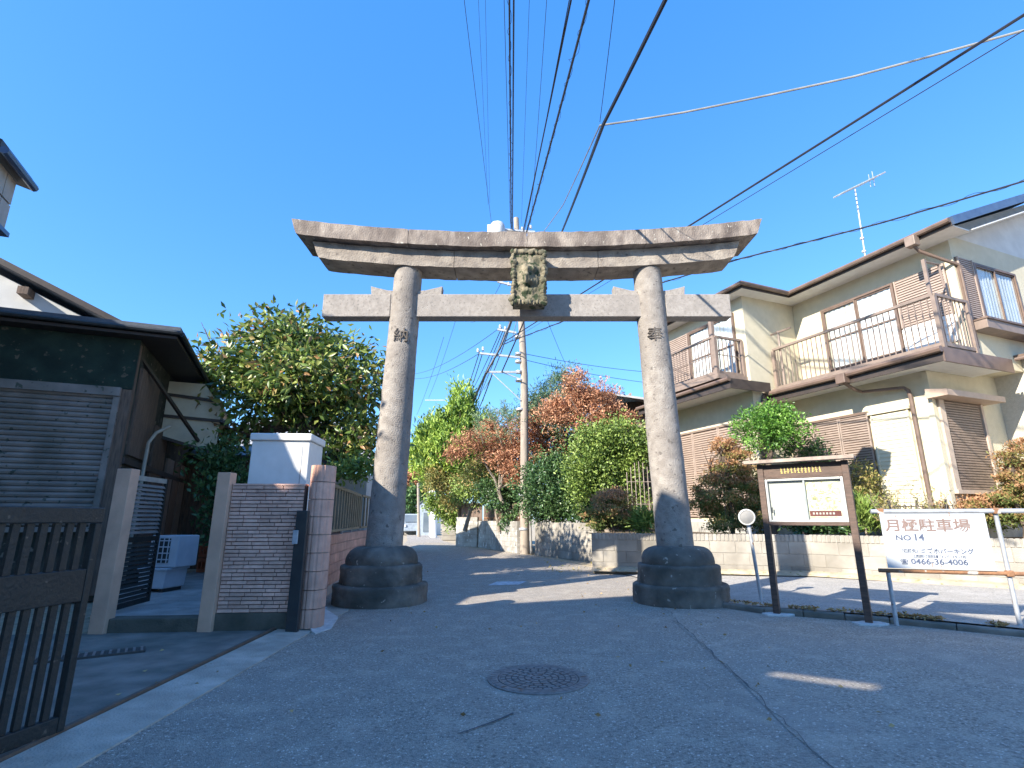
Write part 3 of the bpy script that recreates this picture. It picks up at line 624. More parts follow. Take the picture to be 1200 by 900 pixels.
# upper roof: main pitch rising from the street eave, verge boards
rz = .42
def pitch(mb, s_0, s_1, w0, z0, w1, th=.10): mb.prism([(s_0,w0,z0),(s_0,w1,z0+(w0-w1)*rz),(s_0,w1,z0+(w0-w1)*rz+th),(s_0,w0,z0+th)], (s_1-s_0,0,0))
mb = MB(HM); pitch(mb, -.95, 4.9, -.38, 8.86, -7.0); part(hs_, 'roof', mb, SLATE)
mb = MB(HM); mb.prism([(4.0,1.75,8.86),(12,1.75,8.86),(12,-3.5,11.0),(6.9,-3.5,11.0),(4.0,-.6,8.86)], (0,0,.10)); 
mb = MB(HM); zE = 8.86
P = [(4.02,1.72,zE),(9.5,1.72,zE),(12,-1.2,zE+1.25),(6.95,-1.2,zE+1.25),(4.02,-1.2,zE+.0)]
mb.add([(4.02,1.72,zE),(9.5,1.72,zE),(9.5,-1.6,zE+1.35),(7.2,-1.6,zE+1.35),(4.02,-1.6,zE),(4.02,1.72,zE+.09),(9.5,1.72,zE+.09),(9.5,-1.6,zE+1.44),(7.2,-1.6,zE+1.44),(4.02,-1.6,zE+.09)],
       [(0,1,2,3),(0,3,4),(5,8,7,6),(5,9,8),(0,5,6,1),(0,4,9,5),(1,6,7,2),(4,3,8,9),(3,2,7,8)]); part(hs_, 'roof', mb, SLATE)
# soffits and fascias
hp('soffit', WHITE, ((-.9,-1.2,8.80),(4.55,-.41,8.83)), ((4.04,-1.19,8.805),(4.59,1.68,8.835)), ((4.60,1.155,8.80),(9.4,1.66,8.83)))
hp('fascia', DKBR, ((-.95,-.41,8.76),(4.0,-.37,8.96)), ((3.99,-.4,8.762),(4.03,1.72,8.962)), ((4.03,1.69,8.764),(9.5,1.73,8.964)))
for pts in ([(-.95,-.30,8.90),(4.02,-.30,8.88)], [(3.94,-.32,8.88),(3.94,1.8,8.90)], [(3.92,1.80,8.90),(9.5,1.80,8.88)]):
    mb = MB(HM); mb.tube(pts, .075, 8); part(hs_, 'gutter', mb, BROWN)
mb = MB(HM); mb.bar((-.98,-.36,8.88), (-.98,-7.0,8.88+6.64*rz), .06, .22, up=(0,0,1)); part(hs_, 'verge_board', mb, BLUEV)
mb = MB(HM); mb.bar((-.69,-1.3,8.86), (-.69,-7.0,8.86+5.7*rz), .50, .03); part(hs_, 'verge_soffit', mb, WHITE)
# rainwater head and pipe at the near upper corner
mb = MB(HM); mb.box((-.18,-.36,8.58),(.08,-.12,8.86)); part(hs_, 'rainwater_head', mb, BROWN_L, bev=.02)
mb = MB(HM); mb.tube([(-.05,-.25,8.62),(-.10,-.4,8.45),(-.46,-1.28,8.05),(-.46,-1.32,7.9),(-.46,-1.32,5.7)], .045, 8); part(hs_, 'downpipe', mb, BROWN)
# ---- upper main: sliding windows, shutter box
def window(s0_, s1_, z0, z1, w, panes, frame=BROWN, curtain=True, mid=True, axis='s'):
    """framed sliding window standing a little proud of the wall; axis 's' on the street front, 'g' on the gable side"""
    def bx(a, b, d0, d1, za, zb): return ((a, w+d0, za), (b, w+d1, zb)) if axis == 's' else ((w-d1, a, za), (w-d0, b, zb))
    f = .06; mb = MB(HM)
    for a, b, za, zb in ((s0_, s0_+f, z0, z1), (s1_-f, s1_, z0, z1), (s0_+f, s1_-f, z0, z0+f), (s0_+f, s1_-f, z1-f, z1)): mb.box(*bx(a, b, 0, .09, za, zb))
    wf = part(hs_, 'window', mb, frame)
    n = panes; q = (s1_-s0_-2*f)/n
    for i in range(n):
        a = s0_+f+i*q; b = a+q
        m2 = MB(HM); e = .045
        for c, d, za, zb in ((a, a+e, z0+f, z1-f), (b-e, b, z0+f, z1-f), (a+e, b-e, z0+f, z0+f+e), (a+e, b-e, z1-f-e, z1-f)): m2.box(*bx(c, d, .02+.025*(i%2), .055+.025*(i%2), za, zb))
        if mid: m2.box(*bx(a+e, b-e, .03, .05, (z0+z1)/2-.02, (z0+z1)/2+.02))
        sub(wf, 'sash', m2, frame)
        m3 = MB(HM); m3.box(*bx(a+e, b-e, .028, .034, z0+f+e, z1-f-e)); sub(wf, 'pane', m3, GLASS)
    if curtain:
        m4 = MB(HM); N_ = 60; vs = []
        for i in range(N_+1):
            t = i/N_; x = s0_+f+.01+(s1_-s0_-2*f-.02)*t; dz = .008+.010*math.sin(t*N_*1.35)+.004*math.sin(t*17)
            for z in (z0+f, z1-f): vs.append((x, w+dz, z) if axis == 's' else (w-dz, x, z))
        m4.add(vs, [(2*i, 2*i+2, 2*i+3, 2*i+1) for i in range(N_)]); sub(wf, 'curtain', m4, CURT)
    return wf
window(1.15, 3.5, 6.05, 8.2, -1.2, 2)
def shutterbox(a, b, z0, z1, w, m, sp=.075, horiz=False, axis='s', name='shutter_panel', rails=()):
    def bx(p, q, d0, d1, za, zb): return ((p, w+d0, za), (q, w+d1, zb)) if axis == 's' else ((w-d1, p, za), (w-d0, q, zb))
    mb = MB(HM); mb.box(*bx(a, b, 0.002, .05, z0, z1)); pn = part(hs_, name, mb, BROWN if m in (LATT, DL) else m)  # darker brown backing paints shade into the louvre gaps
    mb = MB(HM); z = z0+.03
    while z < z1-.03: mb.box(*bx(a+.03, b-.03, .0525, .068, z, z+sp*.55)); z += sp
    sub(pn, 'louvre', mb, m, kind='stuff')
    mb = MB(HM)
    for x in (a, b-.04): mb.box(*bx(x, x+.04, .051, .085, z0, z1))
    for zz in rails: mb.box(*bx(a+.041, b-.041, .051, .08, zz, zz+.04))
    sub(pn, 'edge_frame', mb, m); return pn
DL = mat('brown_lattice', (.34,.265,.225), (.28,.22,.185), 5, .6, .1)
LATT = mat('taupe_lattice', (.40,.31,.26), (.33,.255,.215), 5, .6, .1)
shutterbox(-.2, 1.12, 6.75, 8.2, -1.2, LATT, rails=(7.4,)); shutterbox(-.2, 1.12, 6.0, 6.7, -1.2, WHITE, .2)
# corner window on the gable side
window(-3.95, -1.95, 6.55, 8.25, -.4, 2, axis='g', mid=False); shutterbox(-1.94, -1.28, 6.55, 8.3, -.4, LATT, axis='g', sp=.06)
hp('window_sill_roof', BROWN_L, ((-.78,-4.9,6.18),(-.40,-1.32,6.42)), bev=.01); hp('sill_trim', BROWN, ((-.82,-4.95,6.42),(-.405,-1.30,6.47)))
# ---- upper main balcony
BZ0, BZ1 = 5.62, 6.93
hp('balcony_floor', BROWN_L, ((-.5,-1.15,5.45),(4.58,.28,5.60)))
def rail(parent_, p, q, m, posts=(0,1), step=.155, midrail=False, z0=BZ0, z1=BZ1, pname='baluster'):
    p, q = Vector(p), Vector(q); L = (q-p).length; d = (q-p).normalized()
    bl_ = MB(HM); bl_.bar(p+Vector((0,0,z1)), q+Vector((0,0,z1)), .085, .07); part(parent_, 'handrail', bl_, m)
    bl_ = MB(HM); bl_.bar(p+Vector((0,0,z0)), q+Vector((0,0,z0)), .06, .09); part(parent_, 'bottom_rail', bl_, m)
    if midrail: bl_ = MB(HM); bl_.bar(p+Vector((0,0,(z0+z1)/2)), q+Vector((0,0,(z0+z1)/2)), .02, .025); part(parent_, 'middle_rail', bl_, m)
    n = int(L/step)
    for i in range(1, n):
        c = p + d*(L*i/n); b_ = MB(HM); b_.box((c.x-.011, c.y-.011, z0+.046), (c.x+.011, c.y+.011, z1-.036)); part(parent_, pname, b_, m)
bal = hs_
rail(hs_, (-.5,.2,0), (4.42,.2,0), BROWN_L); rail(hs_, (-.5,.2,0), (-.5,-1.18,0), BROWN_L)
for x, y in ((-.5,.2), (4.42,.2), (-.5,-1.13)):
    mb = MB(HM); mb.box((x-.05,y-.05,5.45),(x+.05,y+.05,BZ1-.037)); part(hs_, 'balcony_post', mb, BROWN_L)
mb = MB(HM); mb.box((-.45,.10,BZ1+.037),(-.37,.16,7.95)); part(hs_, 'laundry_post', mb, BROWN_L)
mb = MB(HM); mb.tube([(.0,.12,6.97),(.0,.12,7.8),(.0,.5,8.05)], .03, 6); mb2 = MB(HM); mb2.tube([(-.41,.13,7.9),(-.38,-.55,7.95),(-.38,-.6,7.3)], .03, 6); part(hs_, 'laundry_arm', mb2, BROWN_L)
mb = MB(HM); mb.tube([(4.2,.12,5.65),(4.2,.12,7.55)], .04, 6); part(hs_, 'laundry_post', mb, BROWN_L)
mb = MB(HM); mb.bar((4.5,.12,7.5),(3.7,.12,7.5), .05); part(hs_, 'laundry_arm', mb, BROWN_L)
# pent roof (lower eave) under the balcony
EV = [(-.6,.52),(5.35,.52)]
hp('lower_roof', SLATE, ((-.6,-.1,5.27),(4.59,.50,5.45)), ((-.58,-2.3,5.272),(.27,-.1,5.45)))
hp('lower_soffit', WHITE, ((-.55,LW+.002,5.20),(4.58,.48,5.265)), ((-.55,-2.28,5.202),(.26,.0,5.262)))
hp('lower_fascia', DKBR, ((-.62,.50,5.12),(4.6,.55,5.42))); hp('lower_fascia', BROWN, ((-.66,-2.3,5.10),(-.62,.55,5.46)))
mb = MB(HM); mb.tube([(-.66,.63,5.40),(1.8,.63,5.36),(5.3,.63,5.40)], .08, 8); part(hs_, 'gutter', mb, BROWN)
mb = MB(HM); mb.box((1.72,.55,5.12),(2.0,.78,5.40)); part(hs_, 'rainwater_head', mb, BROWN, bev=.02)
mb = MB(HM); mb.tube([(1.85,.64,5.15),(1.82,.30,4.98),(1.80,.0,4.93),(.80,-.18,4.84),(.72,-.2,4.74),(.70,-.2,4.6),(.70,-.2,1.0)], .05, 8); part(hs_, 'downpipe', mb, BROWN)
# ---- ground floor: brown lattice shutters, cream shutter, window on the near side
for a, b in ((1.93,2.8),(2.82,3.7),(3.72,4.52)): shutterbox(a, b, 1.4, 4.33, LW, DL, .07)
shutterbox(.84, 1.84, 1.4, 4.26, LW, mat('cream_shutter', (.70,.645,.49), (.66,.60,.45), 5, .6, .05), .11)
hp('shutter_head', CREAM, ((.78,LW+.002,4.28),(1.90,LW+.12,4.36))); hp('shutter_head', BROWN, ((1.92,LW+.002,4.34),(4.58,LW+.10,4.41)))
mb = MB(HM); mb.prism([(.62,.01,4.75),(1.72,.01,4.42),(1.72,.01,4.5),(.62,.01,4.83)], (0,.05,0))
hp('corner_board', CREAM, ((s0-.04,LW-.10,.95),(s0+.10,LW+.05,5.15)))
# near-side window with roll shutter under a small hood
hp('window_frame', mat('tan_window_frame', (.50,.40,.32), (.44,.35,.28), 6, .7, .15), ((s0-.10,-2.30,2.15),(s0-.003,-2.20,4.42)), ((s0-.10,-.62,2.15),(s0-.003,-.42,4.42)), ((s0-.13,-2.3,2.05),(s0-.003,-.42,2.15)))
hp('shutter_slot', DKBR, ((s0-.03,-2.2,2.15),(s0-.004,-.62,4.42)))
mb = MB(HM); z = 2.17
while z < 4.38: mb.box((s0-.065,-2.18,z),(s0-.032,-.64,z+.048)); z += .066
part(hs_, 'roller_slats', mb, BROWN_L, kind='stuff')
mb = MB(HM); mb.prism([(s0-.003,-2.55,4.43),(s0-.50,-2.55,4.43),(s0-.50,-2.55,4.58),(s0-.003,-2.55,4.68)], (0,2.45,0)); part(hs_, 'window_hood', mb, mat('tan_hood', (.48,.36,.28), (.42,.31,.24), 6, .6, .1))
# near lower roof edge beyond
hp('lean_to_roof', BROWN, ((-6.6,-9.3,5.62),(.27,-3.0,5.72))); hp('lean_to_soffit', CREAM, ((-6.6,-9.2,5.575),(-.66,-3.02,5.617)))
mb = MB(HM); mb.tube([(-.7,-2.35,5.45),(-3.5,-2.9,5.6)], .05, 8); part(hs_, 'pipe', mb, BROWN)
# ---- wing: upper window, balcony, lower lattice
window(5.0, 7.3, 6.1, 8.35, 1.15, 2); shutterbox(7.32, 8.7, 6.1, 8.35, 1.15, LATT)
WB0, WB1 = 6.02, 7.25
hp('balcony_floor', BROWN_L, ((4.7,1.15,5.82),(8.5,2.4,5.98)))
for p, q in (((4.78,2.35,0),(8.4,2.35,0)), ((4.78,2.35,0),(4.78,1.18,0))): rail(hs_, p, q, BROWN_L, z0=WB0+.02, z1=WB1, midrail=True)
for x, y, zt in ((4.78,2.35,WB1-.037), (4.9,2.30,8.1), (4.78,1.2,WB1-.037), (7.2,2.35,WB1-.037)): 
    mb = MB(HM); mb.box((x-.06,y-.06,5.83),(x+.06,y+.06,zt)); part(hs_, 'balcony_post', mb, BROWN_L)
hp('lower_roof', SLATE, ((4.4,1.135,5.56),(9.2,2.25,5.75))); hp('lower_soffit', WHITE, ((4.45,1.14,5.50),(9.1,2.2,5.557))); hp('lower_fascia', DKBR, ((4.38,2.25,5.42),(9.2,2.30,5.74)), ((4.34,.6,5.42),(4.38,2.3,5.74)))
mb = MB(HM); mb.tube([(4.3,2.37,5.7),(9.2,2.37,5.66)], .075, 8); part(hs_, 'gutter', mb, BROWN)
mb = MB(HM); mb.tube([(4.55,.72,5.35),(4.54,.82,5.1),(4.54,1.0,4.95),(4.54,1.05,1.0)], .05, 8); part(hs_, 'downpipe', mb, BROWN)
for a, b in ((4.95,6.2),(6.22,7.5),(7.52,8.8)): shutterbox(a, b, 1.5, 4.5, 1.13, LATT, .08)
hp('shutter_head', BROWN_L, ((4.9,1.135,4.51),(8.85,1.22,4.58)))
# aerial on the roof
an = thing('tv_aerial', 'tall comb-shaped television aerial on a mast above the cream house roof', 'antenna', tuple(HL(2.4,-3.5,10)))
A0, A1 = at(1014,305,17.5), at(1002,222,17.5)
mb = MB(); mb.tube([A0+Vector((0,0,-.6)), A1], .028, 6); part(an, 'mast', mb, GALV)
B0, B1 = at(983,229,17.0), at(1025,209,18.2)
mb = MB(); mb.tube([B0, B1], .022, 6); part(an, 'boom', mb, GALV)
bd = (B1-B0).normalized(); sd = bd.cross(Vector((0,0,1))).normalized()
for i in range(18):
    c = B0.lerp(B1, (i+.3)/18); L = .22+.014*i; mb = MB(); mb.tube([c-sd*L+Vector((0,0,.02)), c+sd*L+Vector((0,0,.02))], .028, 5); part(an, 'element', mb, GALV)
for i, L in ((15,.28),(17,.34)):
    c = B0.lerp(B1, (i+.3)/18); mb = MB(); mb.tube([c-Vector((0,0,L)), c+Vector((0,0,L))], .014, 5); part(an, 'reflector', mb, GALV)
for t in (.12,.3): mb = MB(); mb.lathe([(.02,-.06),(.07,-.03),(.07,.03),(.02,.06)], A0.lerp(A1, t)+Vector((0,0,0)), 10); part(an, 'insulator', mb, PORC)
# dark-roofed house behind the trees, left of the cream house
bk = thing('dark_eaved_house', 'dark wooden house under a grey metal roof behind the trees by the right pillar', 'house', tuple(at(735,520,25)))
p = at(700,462,25); q = at(800,476,23)
mb = MB(); mb.prism([(p.x-.6,24.2,p.z-.05),(q.x+2,22.8,q.z-.3),(q.x+3,30,q.z+.9),(p.x-.2,31,p.z+1.0)], (0,0,.10)); part(bk, 'roof', mb, ROOFG)
mb = MB(); mb.prism([(p.x+.5,25.4,1),(q.x+2,24.2,1),(q.x+3,29,1),(p.x+.5,30,1)], (0,0,p.z-1.35)); part(bk, 'wall', mb, DKWOOD)
for i in range(6):
    t = i/5; a = Vector((p.x-.5+(q.x-p.x+1.2)*t, 24.3-1.1*t, p.z-.18-.2*t)); mb = MB(); mb.bar(a, a+Vector((.2,1.6,.2)), .09, .11); part(bk, 'rafter', mb, CAPW)
mb = MB(); mb.bar((p.x+.4,25.3,p.z-1.2),(q.x+1.2,24.0,q.z-1.25), .12, .16); part(bk, 'beam', mb, CAPW)
lw = thing('lattice_gate', 'slender grey metal lattice gate standing behind the low wall by the right pillar', 'gate', tuple(at(750,620,17.6)))
for i in range(7):
    a = at(738+i*5,622,17.2); mb = MB(); mb.tube([(a.x,a.y,.98),(a.x,a.y,2.9+.35*math.sin(math.pi*i/6))], .012, 6); part(lw, 'bar', mb, CAPW)
for z in (1.2,1.9,2.6): mb = MB(); a, b = at(738,622,17.2), at(768,622,17.2); mb.tube([(a.x,a.y,z),(b.x,b.y,z)], .010, 6); part(lw, 'rail', mb, CAPW)

# ================================================================== NEIGHBOURS TO THE LEFT AND BEHIND (mostly unseen, shaped to throw the street into shade)
def qa(q, a, z): return Vector((a*math.sin(SUN_A) + q*math.cos(SUN_A), a*math.cos(SUN_A) - q*math.sin(SUN_A), z))
nb = thing('tall_neighbour_block', 'three-storey beige block left of the street behind the viewpoint, unseen, with screens added for shade', 'building', (-10,-4,0))
cB = Vector((-7.6,.67,0)); dm = -HD; eL = -HE
mb = MB(); mb.prism([cB, cB+dm*14, cB+dm*14+eL*9, cB+eL*9], (0,0,6.4)); part(nb, 'wall', mb, BEIGEP)
def screen(m0, m1, z0, z1): 
    mb = MB(); a, b = cB+dm*m0, cB+dm*m1; mb.prism([a+Vector((0,0,z0)), b+Vector((0,0,z0)), b+Vector((0,0,z1)), a+Vector((0,0,z1))], eL*.12); part(nb, 'shade_screen', mb, BEIGEP)  # unseen screen added on top of the block to cast shade
def hit(p):      # where a sunbeam to ground point p passes the long added screen: metres along it, height
    sx, sy = -math.sin(SUN_A), -math.cos(SUN_A); A_ = np.array([[sx, -dm.x], [sy, -dm.y]]); h, m = np.linalg.solve(A_, np.array([cB.x-p.x, cB.y-p.y])); return m, h*math.tan(SUN_EL)
(ma, za), (mc, zc_) = hit(g(905,790)), hit(g(1033,807))
screen(0,ma,6.41,10.5); screen(mc,14,6.41,10.5)
mb = MB()
a, b = cB+dm*(ma+.005), cB+dm*(mc-.005)
mb.prism([a+Vector((0,0,6.41)), b+Vector((0,0,6.41)), b+Vector((0,0,zc_-.05)), a+Vector((0,0,za-.03))], eL*.12); part(nb, 'shade_screen', mb, BEIGEP)
mb = MB(); mb.prism([a+Vector((0,0,za+.10)), b+Vector((0,0,zc_+.10)), b+Vector((0,0,10.5)), a+Vector((0,0,10.5))], eL*.12); part(nb, 'shade_screen', mb, BEIGEP)  # slit left below it lets a sliver of sun reach the road
mb = MB(); mb.prism([cB+Vector((0,0,6.41)), cB+eL*7+Vector((0,0,6.41)), cB+eL*7+Vector((0,0,10.5)), cB+Vector((0,0,10.5))], dm*.12); part(nb, 'shade_screen', mb, BEIGEP)
for i in range(5):
    for z in (1.0, 4.0):
        mb = MB(); a = cB+dm*(1.2+i*2.6)+HE*.02; mb.prism([a+Vector((0,0,z)), a+dm*1.5+Vector((0,0,z)), a+dm*1.5+Vector((0,0,z+1.3)), a+Vector((0,0,z+1.3))], HE*.04); part(nb, 'window', mb, DKGLASS)
nc = thing('grey_neighbour_house', 'tall house at the left edge with a beige panelled upper corner under dark eaves, on an unseen body shaped to cast shade', 'house', (-11,5,0))
pf = [(-7.75,0),(-7.75,5.75),(-8.3,6.2),(-8.7,6.5),(-9.35,8.0),(-15.4,8.0),(-15.4,0)]  # unseen body: outline stepped to shape the shade edge on the torii
mb = MB(); mb.prism([qa(q,-3.8,z) for q, z in pf], qa(0,-5,0)-qa(0,0,0)); part(nc, 'wall', mb, BEIGEP)
fc = EYE + ray(37,215)*8.5
mb = MB(); zt = fc.z
c0 = Vector((fc.x, fc.y, 0)) - HE*.16 - HD*.1
mb.prism([c0+Vector((0,0,5.72)), c0-HD*.6+Vector((0,0,5.72)), c0-HD*.6-HE*3.4+Vector((0,0,5.72)), c0-HE*3.4+Vector((0,0,5.72))], (0,0,zt-5.85)); part(nc, 'upper_wall', mb, BEIGEP)
for i in range(2):
    for j in range(2):
        mb = MB(); a = c0+HE*.012-HD*(.02+.29*i); mb.prism([a+Vector((0,0,5.76+.42*j)), a-HD*.27+Vector((0,0,5.76+.42*j)), a-HD*.27+Vector((0,0,6.15+.42*j)), a+Vector((0,0,6.15+.42*j))], HE*.02); part(nc, 'wall_panel', mb, BEIGEP)
c1 = Vector((fc.x, fc.y, 0))
mb = MB(); mb.prism([c1+Vector((0,0,zt-.12)), c1-HD*1.0+Vector((0,0,zt-.12)), c1-HD*1.0-HE*3.6+Vector((0,0,zt+.9)), c1-HE*3.6+Vector((0,0,zt+.9))], (0,0,.2)); part(nc, 'roof', mb, DKBR)
mb = MB(); mb.tube([c1+HE*.05+Vector((0,0,zt-.08)), c1+HE*.05-HD*1.0+Vector((0,0,zt-.08))], .06, 8); part(nc, 'gutter', mb, BLUEV)
mb = MB(); mb.prism([c0+HE*.1+Vector((0,0,5.64)), c0+HE*.1-HD*.7+Vector((0,0,5.64)), c0-HD*.7-HE*3.4+Vector((0,0,5.64)), c0-HE*3.4+Vector((0,0,5.64))], (0,0,.07)); part(nc, 'lower_trim', mb, BLUEV)

# ================================================================== DARK HOUSE (left). local frame: e to the right, d away, z up
LO = Vector((-7.7, 10.24, 0))
LM = Matrix(((HE.x, HD.x, 0, LO.x), (HE.y, HD.y, 0, LO.y), (0,0,1,0), (0,0,0,1)))
dh = thing('dark_house', 'mouldy dark single-storey house with a grey shutter behind the left gate', 'house', tuple(LM @ Vector((-1,1,0))))
def lp(name, m, *boxes, parent=None, bev=0, kind=None, label=None):
    mb = MB(LM)
    for b in boxes: mb.box(b[0], b[1])
    return part(parent or dh, name, mb, m, bev=bev, kind=kind, label=label)
lp('wall', MOULD, ((-3.4,0,0),(.1,9.5,5.0)))
lp('frieze_board', MOSSB, ((-3.4,-.06,3.95),(.12,-.003,4.98)), label='mossy dark green board band above the shutter')
lp('corner_post', DKWOOD, ((-.12,-.05,.1),(.13,-.003,3.94)), ((.03,-1e-3,.1),(.13,.12,4.9)))
mb = MB(LM); mb.prism([(-3.6,-.40,5.12),(.85,-.40,5.12),(.85,10.0,4.95),(-1.2,10,5.6),(-3.6,10,5.6)], (0,0,.12)); part(dh, 'roof', mb, SLATE)
mb = MB(LM); mb.tube([(-3.6,-.45,5.12),(.9,-.45,5.10)], .05, 8); part(dh, 'gutter', mb, BLACKM)
mb = MB(LM); mb.tube([(.90,-.45,5.08),(.92,10,4.88)], .05, 8); part(dh, 'gutter', mb, BLACKM)
lp('eave_board', DKBR, ((-3.5,-.38,4.99),(.8,9.9,5.05)))
# shutter
lp('shutter_box', SHUT, ((-3.3,-.16,3.78),(-.04,-.065,3.95)))
lp('shutter_frame', SHUT, ((-.14,-.13,1.30),(-.04,-.055,3.77)), ((-3.3,-.13,1.22),(-.04,-.055,1.31)))
z = 1.33
mesh_s = None
while z < 3.74:
    mb = MB(LM); mb.prism([(-3.28,-.062,z),(-3.28,-.085,z+.012),(-3.28,-.10,z+.05),(-3.28,-.085,z+.086),(-3.28,-.062,z+.098)], (3.13,0,0)); part(dh, 'shutter_slat', mb, SHUT); z += .10
# side facade details
lp('side_panel', DKWOOD, ((.101,.35,2.7),(.15,2.0,4.5)), ((.101,2.3,.3),(.15,3.6,3.6)), label='reddish brown boarded window panel')
lp('wall_band', DKBR, ((.101,.1,2.5),(.17,9,2.62)))
mb = MB(LM); mb.prism([(.101,3.0,3.45),(1.35,3.0,3.1),(1.35,3.0,4.25),(.9,3.0,4.85),(.101,3.0,4.85)], (0,.06,0)); part(dh, 'eave_panel', mb, mat('cream_eave_board', (.66,.6,.46), (.58,.52,.4), 5, .9, .1))  # plain cream colour of the boards
for a, b in (((.11,2.96,4.5),(1.2,2.96,4.42)), ((.11,2.96,3.95),(1.36,2.96,3.9)), ((.11,2.96,3.42),(1.38,2.96,3.06)), ((.05,.3,4.75),(.95,2.9,3.35))):
    mb = MB(LM); mb.bar(a, b, .06, .07); part(dh, 'strut', mb, DKBR)
mb = MB(LM); mb.prism([(.12,3.1,4.3),(1.5,3.1,3.85),(1.5,7.5,3.85),(.12,7.5,4.3)], (0,0,.07)); part(dh, 'porch_roof', mb, SLATE)
mb = MB(LM); mb.tube([(.52,1.7,3.5),(.34,1.4,3.3),(.26,1.25,3.05),(.24,1.2,.2)], .038, 8); part(dh, 'downpipe', mb, mat('cream_pipe', (.42,.37,.29), None, 6, .6, .1))
for i, c in enumerate((BROWN_L, DKWOOD, BROWN_L, DKWOOD)):
    lp('side_shutter', c, ((.102,4.0+i*.95,.4),(.16,4.85+i*.95,3.0)))
# white gabled upper storey behind
wg = thing('white_gable_house', 'white plastered gable with dark verge rising behind the dark house at far left', 'house', tuple(LM @ Vector((-2,4,0))))
mb = MB(LM); mb.prism([(-.45,2.6,4.9),(-.45,2.6,5.55),(-5.2,2.6,7.75),(-5.2,2.6,4.9)], (0,5,0)); part(wg, 'wall', mb, PALE)
mb = MB(LM); mb.prism([(.1,2.3,5.45),(-5.3,2.3,7.98),(-5.3,2.3,8.1),(.1,2.3,5.57)], (0,6,0)); part(wg, 'roof', mb, SLATE)
mb = MB(LM); mb.bar((.12,2.26,5.52),(-5.3,2.26,8.05), .05, .13); part(wg, 'verge_board', mb, DKBR)
for e in (-1.4, -2.9): 
    mb = MB(LM); zz = 5.55+(-.45-e)*.463-.14; mb.box((e-.10,2.25,zz-.09),(e+.10,2.6,zz+.09)); part(wg, 'purlin_end', mb, WHITE if e > -2 else DKWOOD)
# ---- yard behind the gate opening
mb = MB(); mb.prism([(-5.45,7.45,.0),(-2.9,7.62,.0),(-3.4,9.4,.0),(-4.2,16,.0),(-8.5,17,.0),(-7.2,9.9,.0)], (0,0,.17)); struct('yard_floor', mb, CONC)
st = thing('entrance_step', 'mossy concrete step across the open gateway between the tan posts', 'step', (-4.7,7.5,0))
mb = MB(); mb.prism([(-5.3,7.40,.0),(-4.1,7.50,.0),(-4.1,7.75,.0),(-5.3,7.65,.0)], (0,0,.19)); part(st, 'tread', mb, STEPC, bev=.015)
# tan gate posts
for nm, x, y, wdt, h, lab in (('gate_post', -5.33, 7.42, .20, 2.12, 'smooth tan gate post left of the open gateway, beside the louvred gate leaf'), ('gate_post', -4.02, 7.55, .18, 2.08, 'smooth tan gate post joined to the left end of the thin-brick wall')):
    mb = MB(); mb.box((x-wdt/2,y-.08,0),(x+wdt/2,y+.10,h)); o = part(None, nm, mb, PINKC, bev=.008); tagm(o, lab, 'gate post', 'tan gate posts of the open gateway')
# thin-brick wall
tw = thing('thin_brick_wall', 'wall of thin pink bricks on a concrete base beside the pink ribbed pier', 'wall', (-3.4,7.55,0))
bA, bB = Vector((-3.92,7.56,0)), Vector((-2.93,7.62,0)); bd_ = (bB-bA).normalized(); bl_ = (bB-bA).length; ang = math.atan2(bd_.y,bd_.x)
TM = Matrix.Translation(bA) @ Matrix.Rotation(ang, 4, 'Z')
mb = MB(TM); mb.box((0,.02,.0),(bl_,.16,1.915)); part(tw, 'joint_bed', mb, TILEJ)
mb = MB(TM); mb.box((-.01,-.02,0),(bl_,.018,.235)); part(tw, 'concrete_base', mb, STEPC)
def brickmesh(L):
    m_ = MB(); m_.box((0,0,0),(L-.008,.045,.040)); me = m_.mesh('brick'); me.materials.append(TILE)
    import bmesh
    bm = bmesh.new(); bm.from_mesh(me); bmesh.ops.bevel(bm, geom=bm.edges[:], offset=.003, segments=1, affect='EDGES'); bm.to_mesh(me); bm.free(); return me
bc = {}; z = .242; k = 0; rb = random.Random(5); nbk = 0
while z < 1.88 and nbk < 296:
    x = 0; first = True
    while x < bl_-.02:
        L = rb.choice((.16,.2,.23,.27)) if not first else rb.choice((.08,.14,.2)); first = False
        L = min(L, bl_-x)
        if bl_-x-L < .05: L = bl_-x
        L = round(L, 2)
        if L not in bc: bc[L] = brickmesh(L)
        put('brick', bc[L], TILE, tw, M=TM @ Matrix.Translation((x, -.012+rb.uniform(-.006,.006), z))); nbk += 1
        x += L
    z += .0505; k += 1
mb = MB(TM); mb.box((0,-.015,1.905),(bl_,.17,1.93)); part(tw, 'coping', mb, TILE)
# black intercom post
ip = thing('intercom_post', 'narrow black metal post with a small grey intercom beside the pink pier', 'post', (-2.87,7.50,0))
mb = MB(); mb.box((-2.955,7.46,0),(-2.80,7.54,1.56)); part(ip, 'post', mb, BLACKM, bev=.01)
mb = MB(); mb.box((-2.965,7.43,1.12),(-2.895,7.458,1.30)); part(ip, 'intercom', mb, GALV, bev=.006)
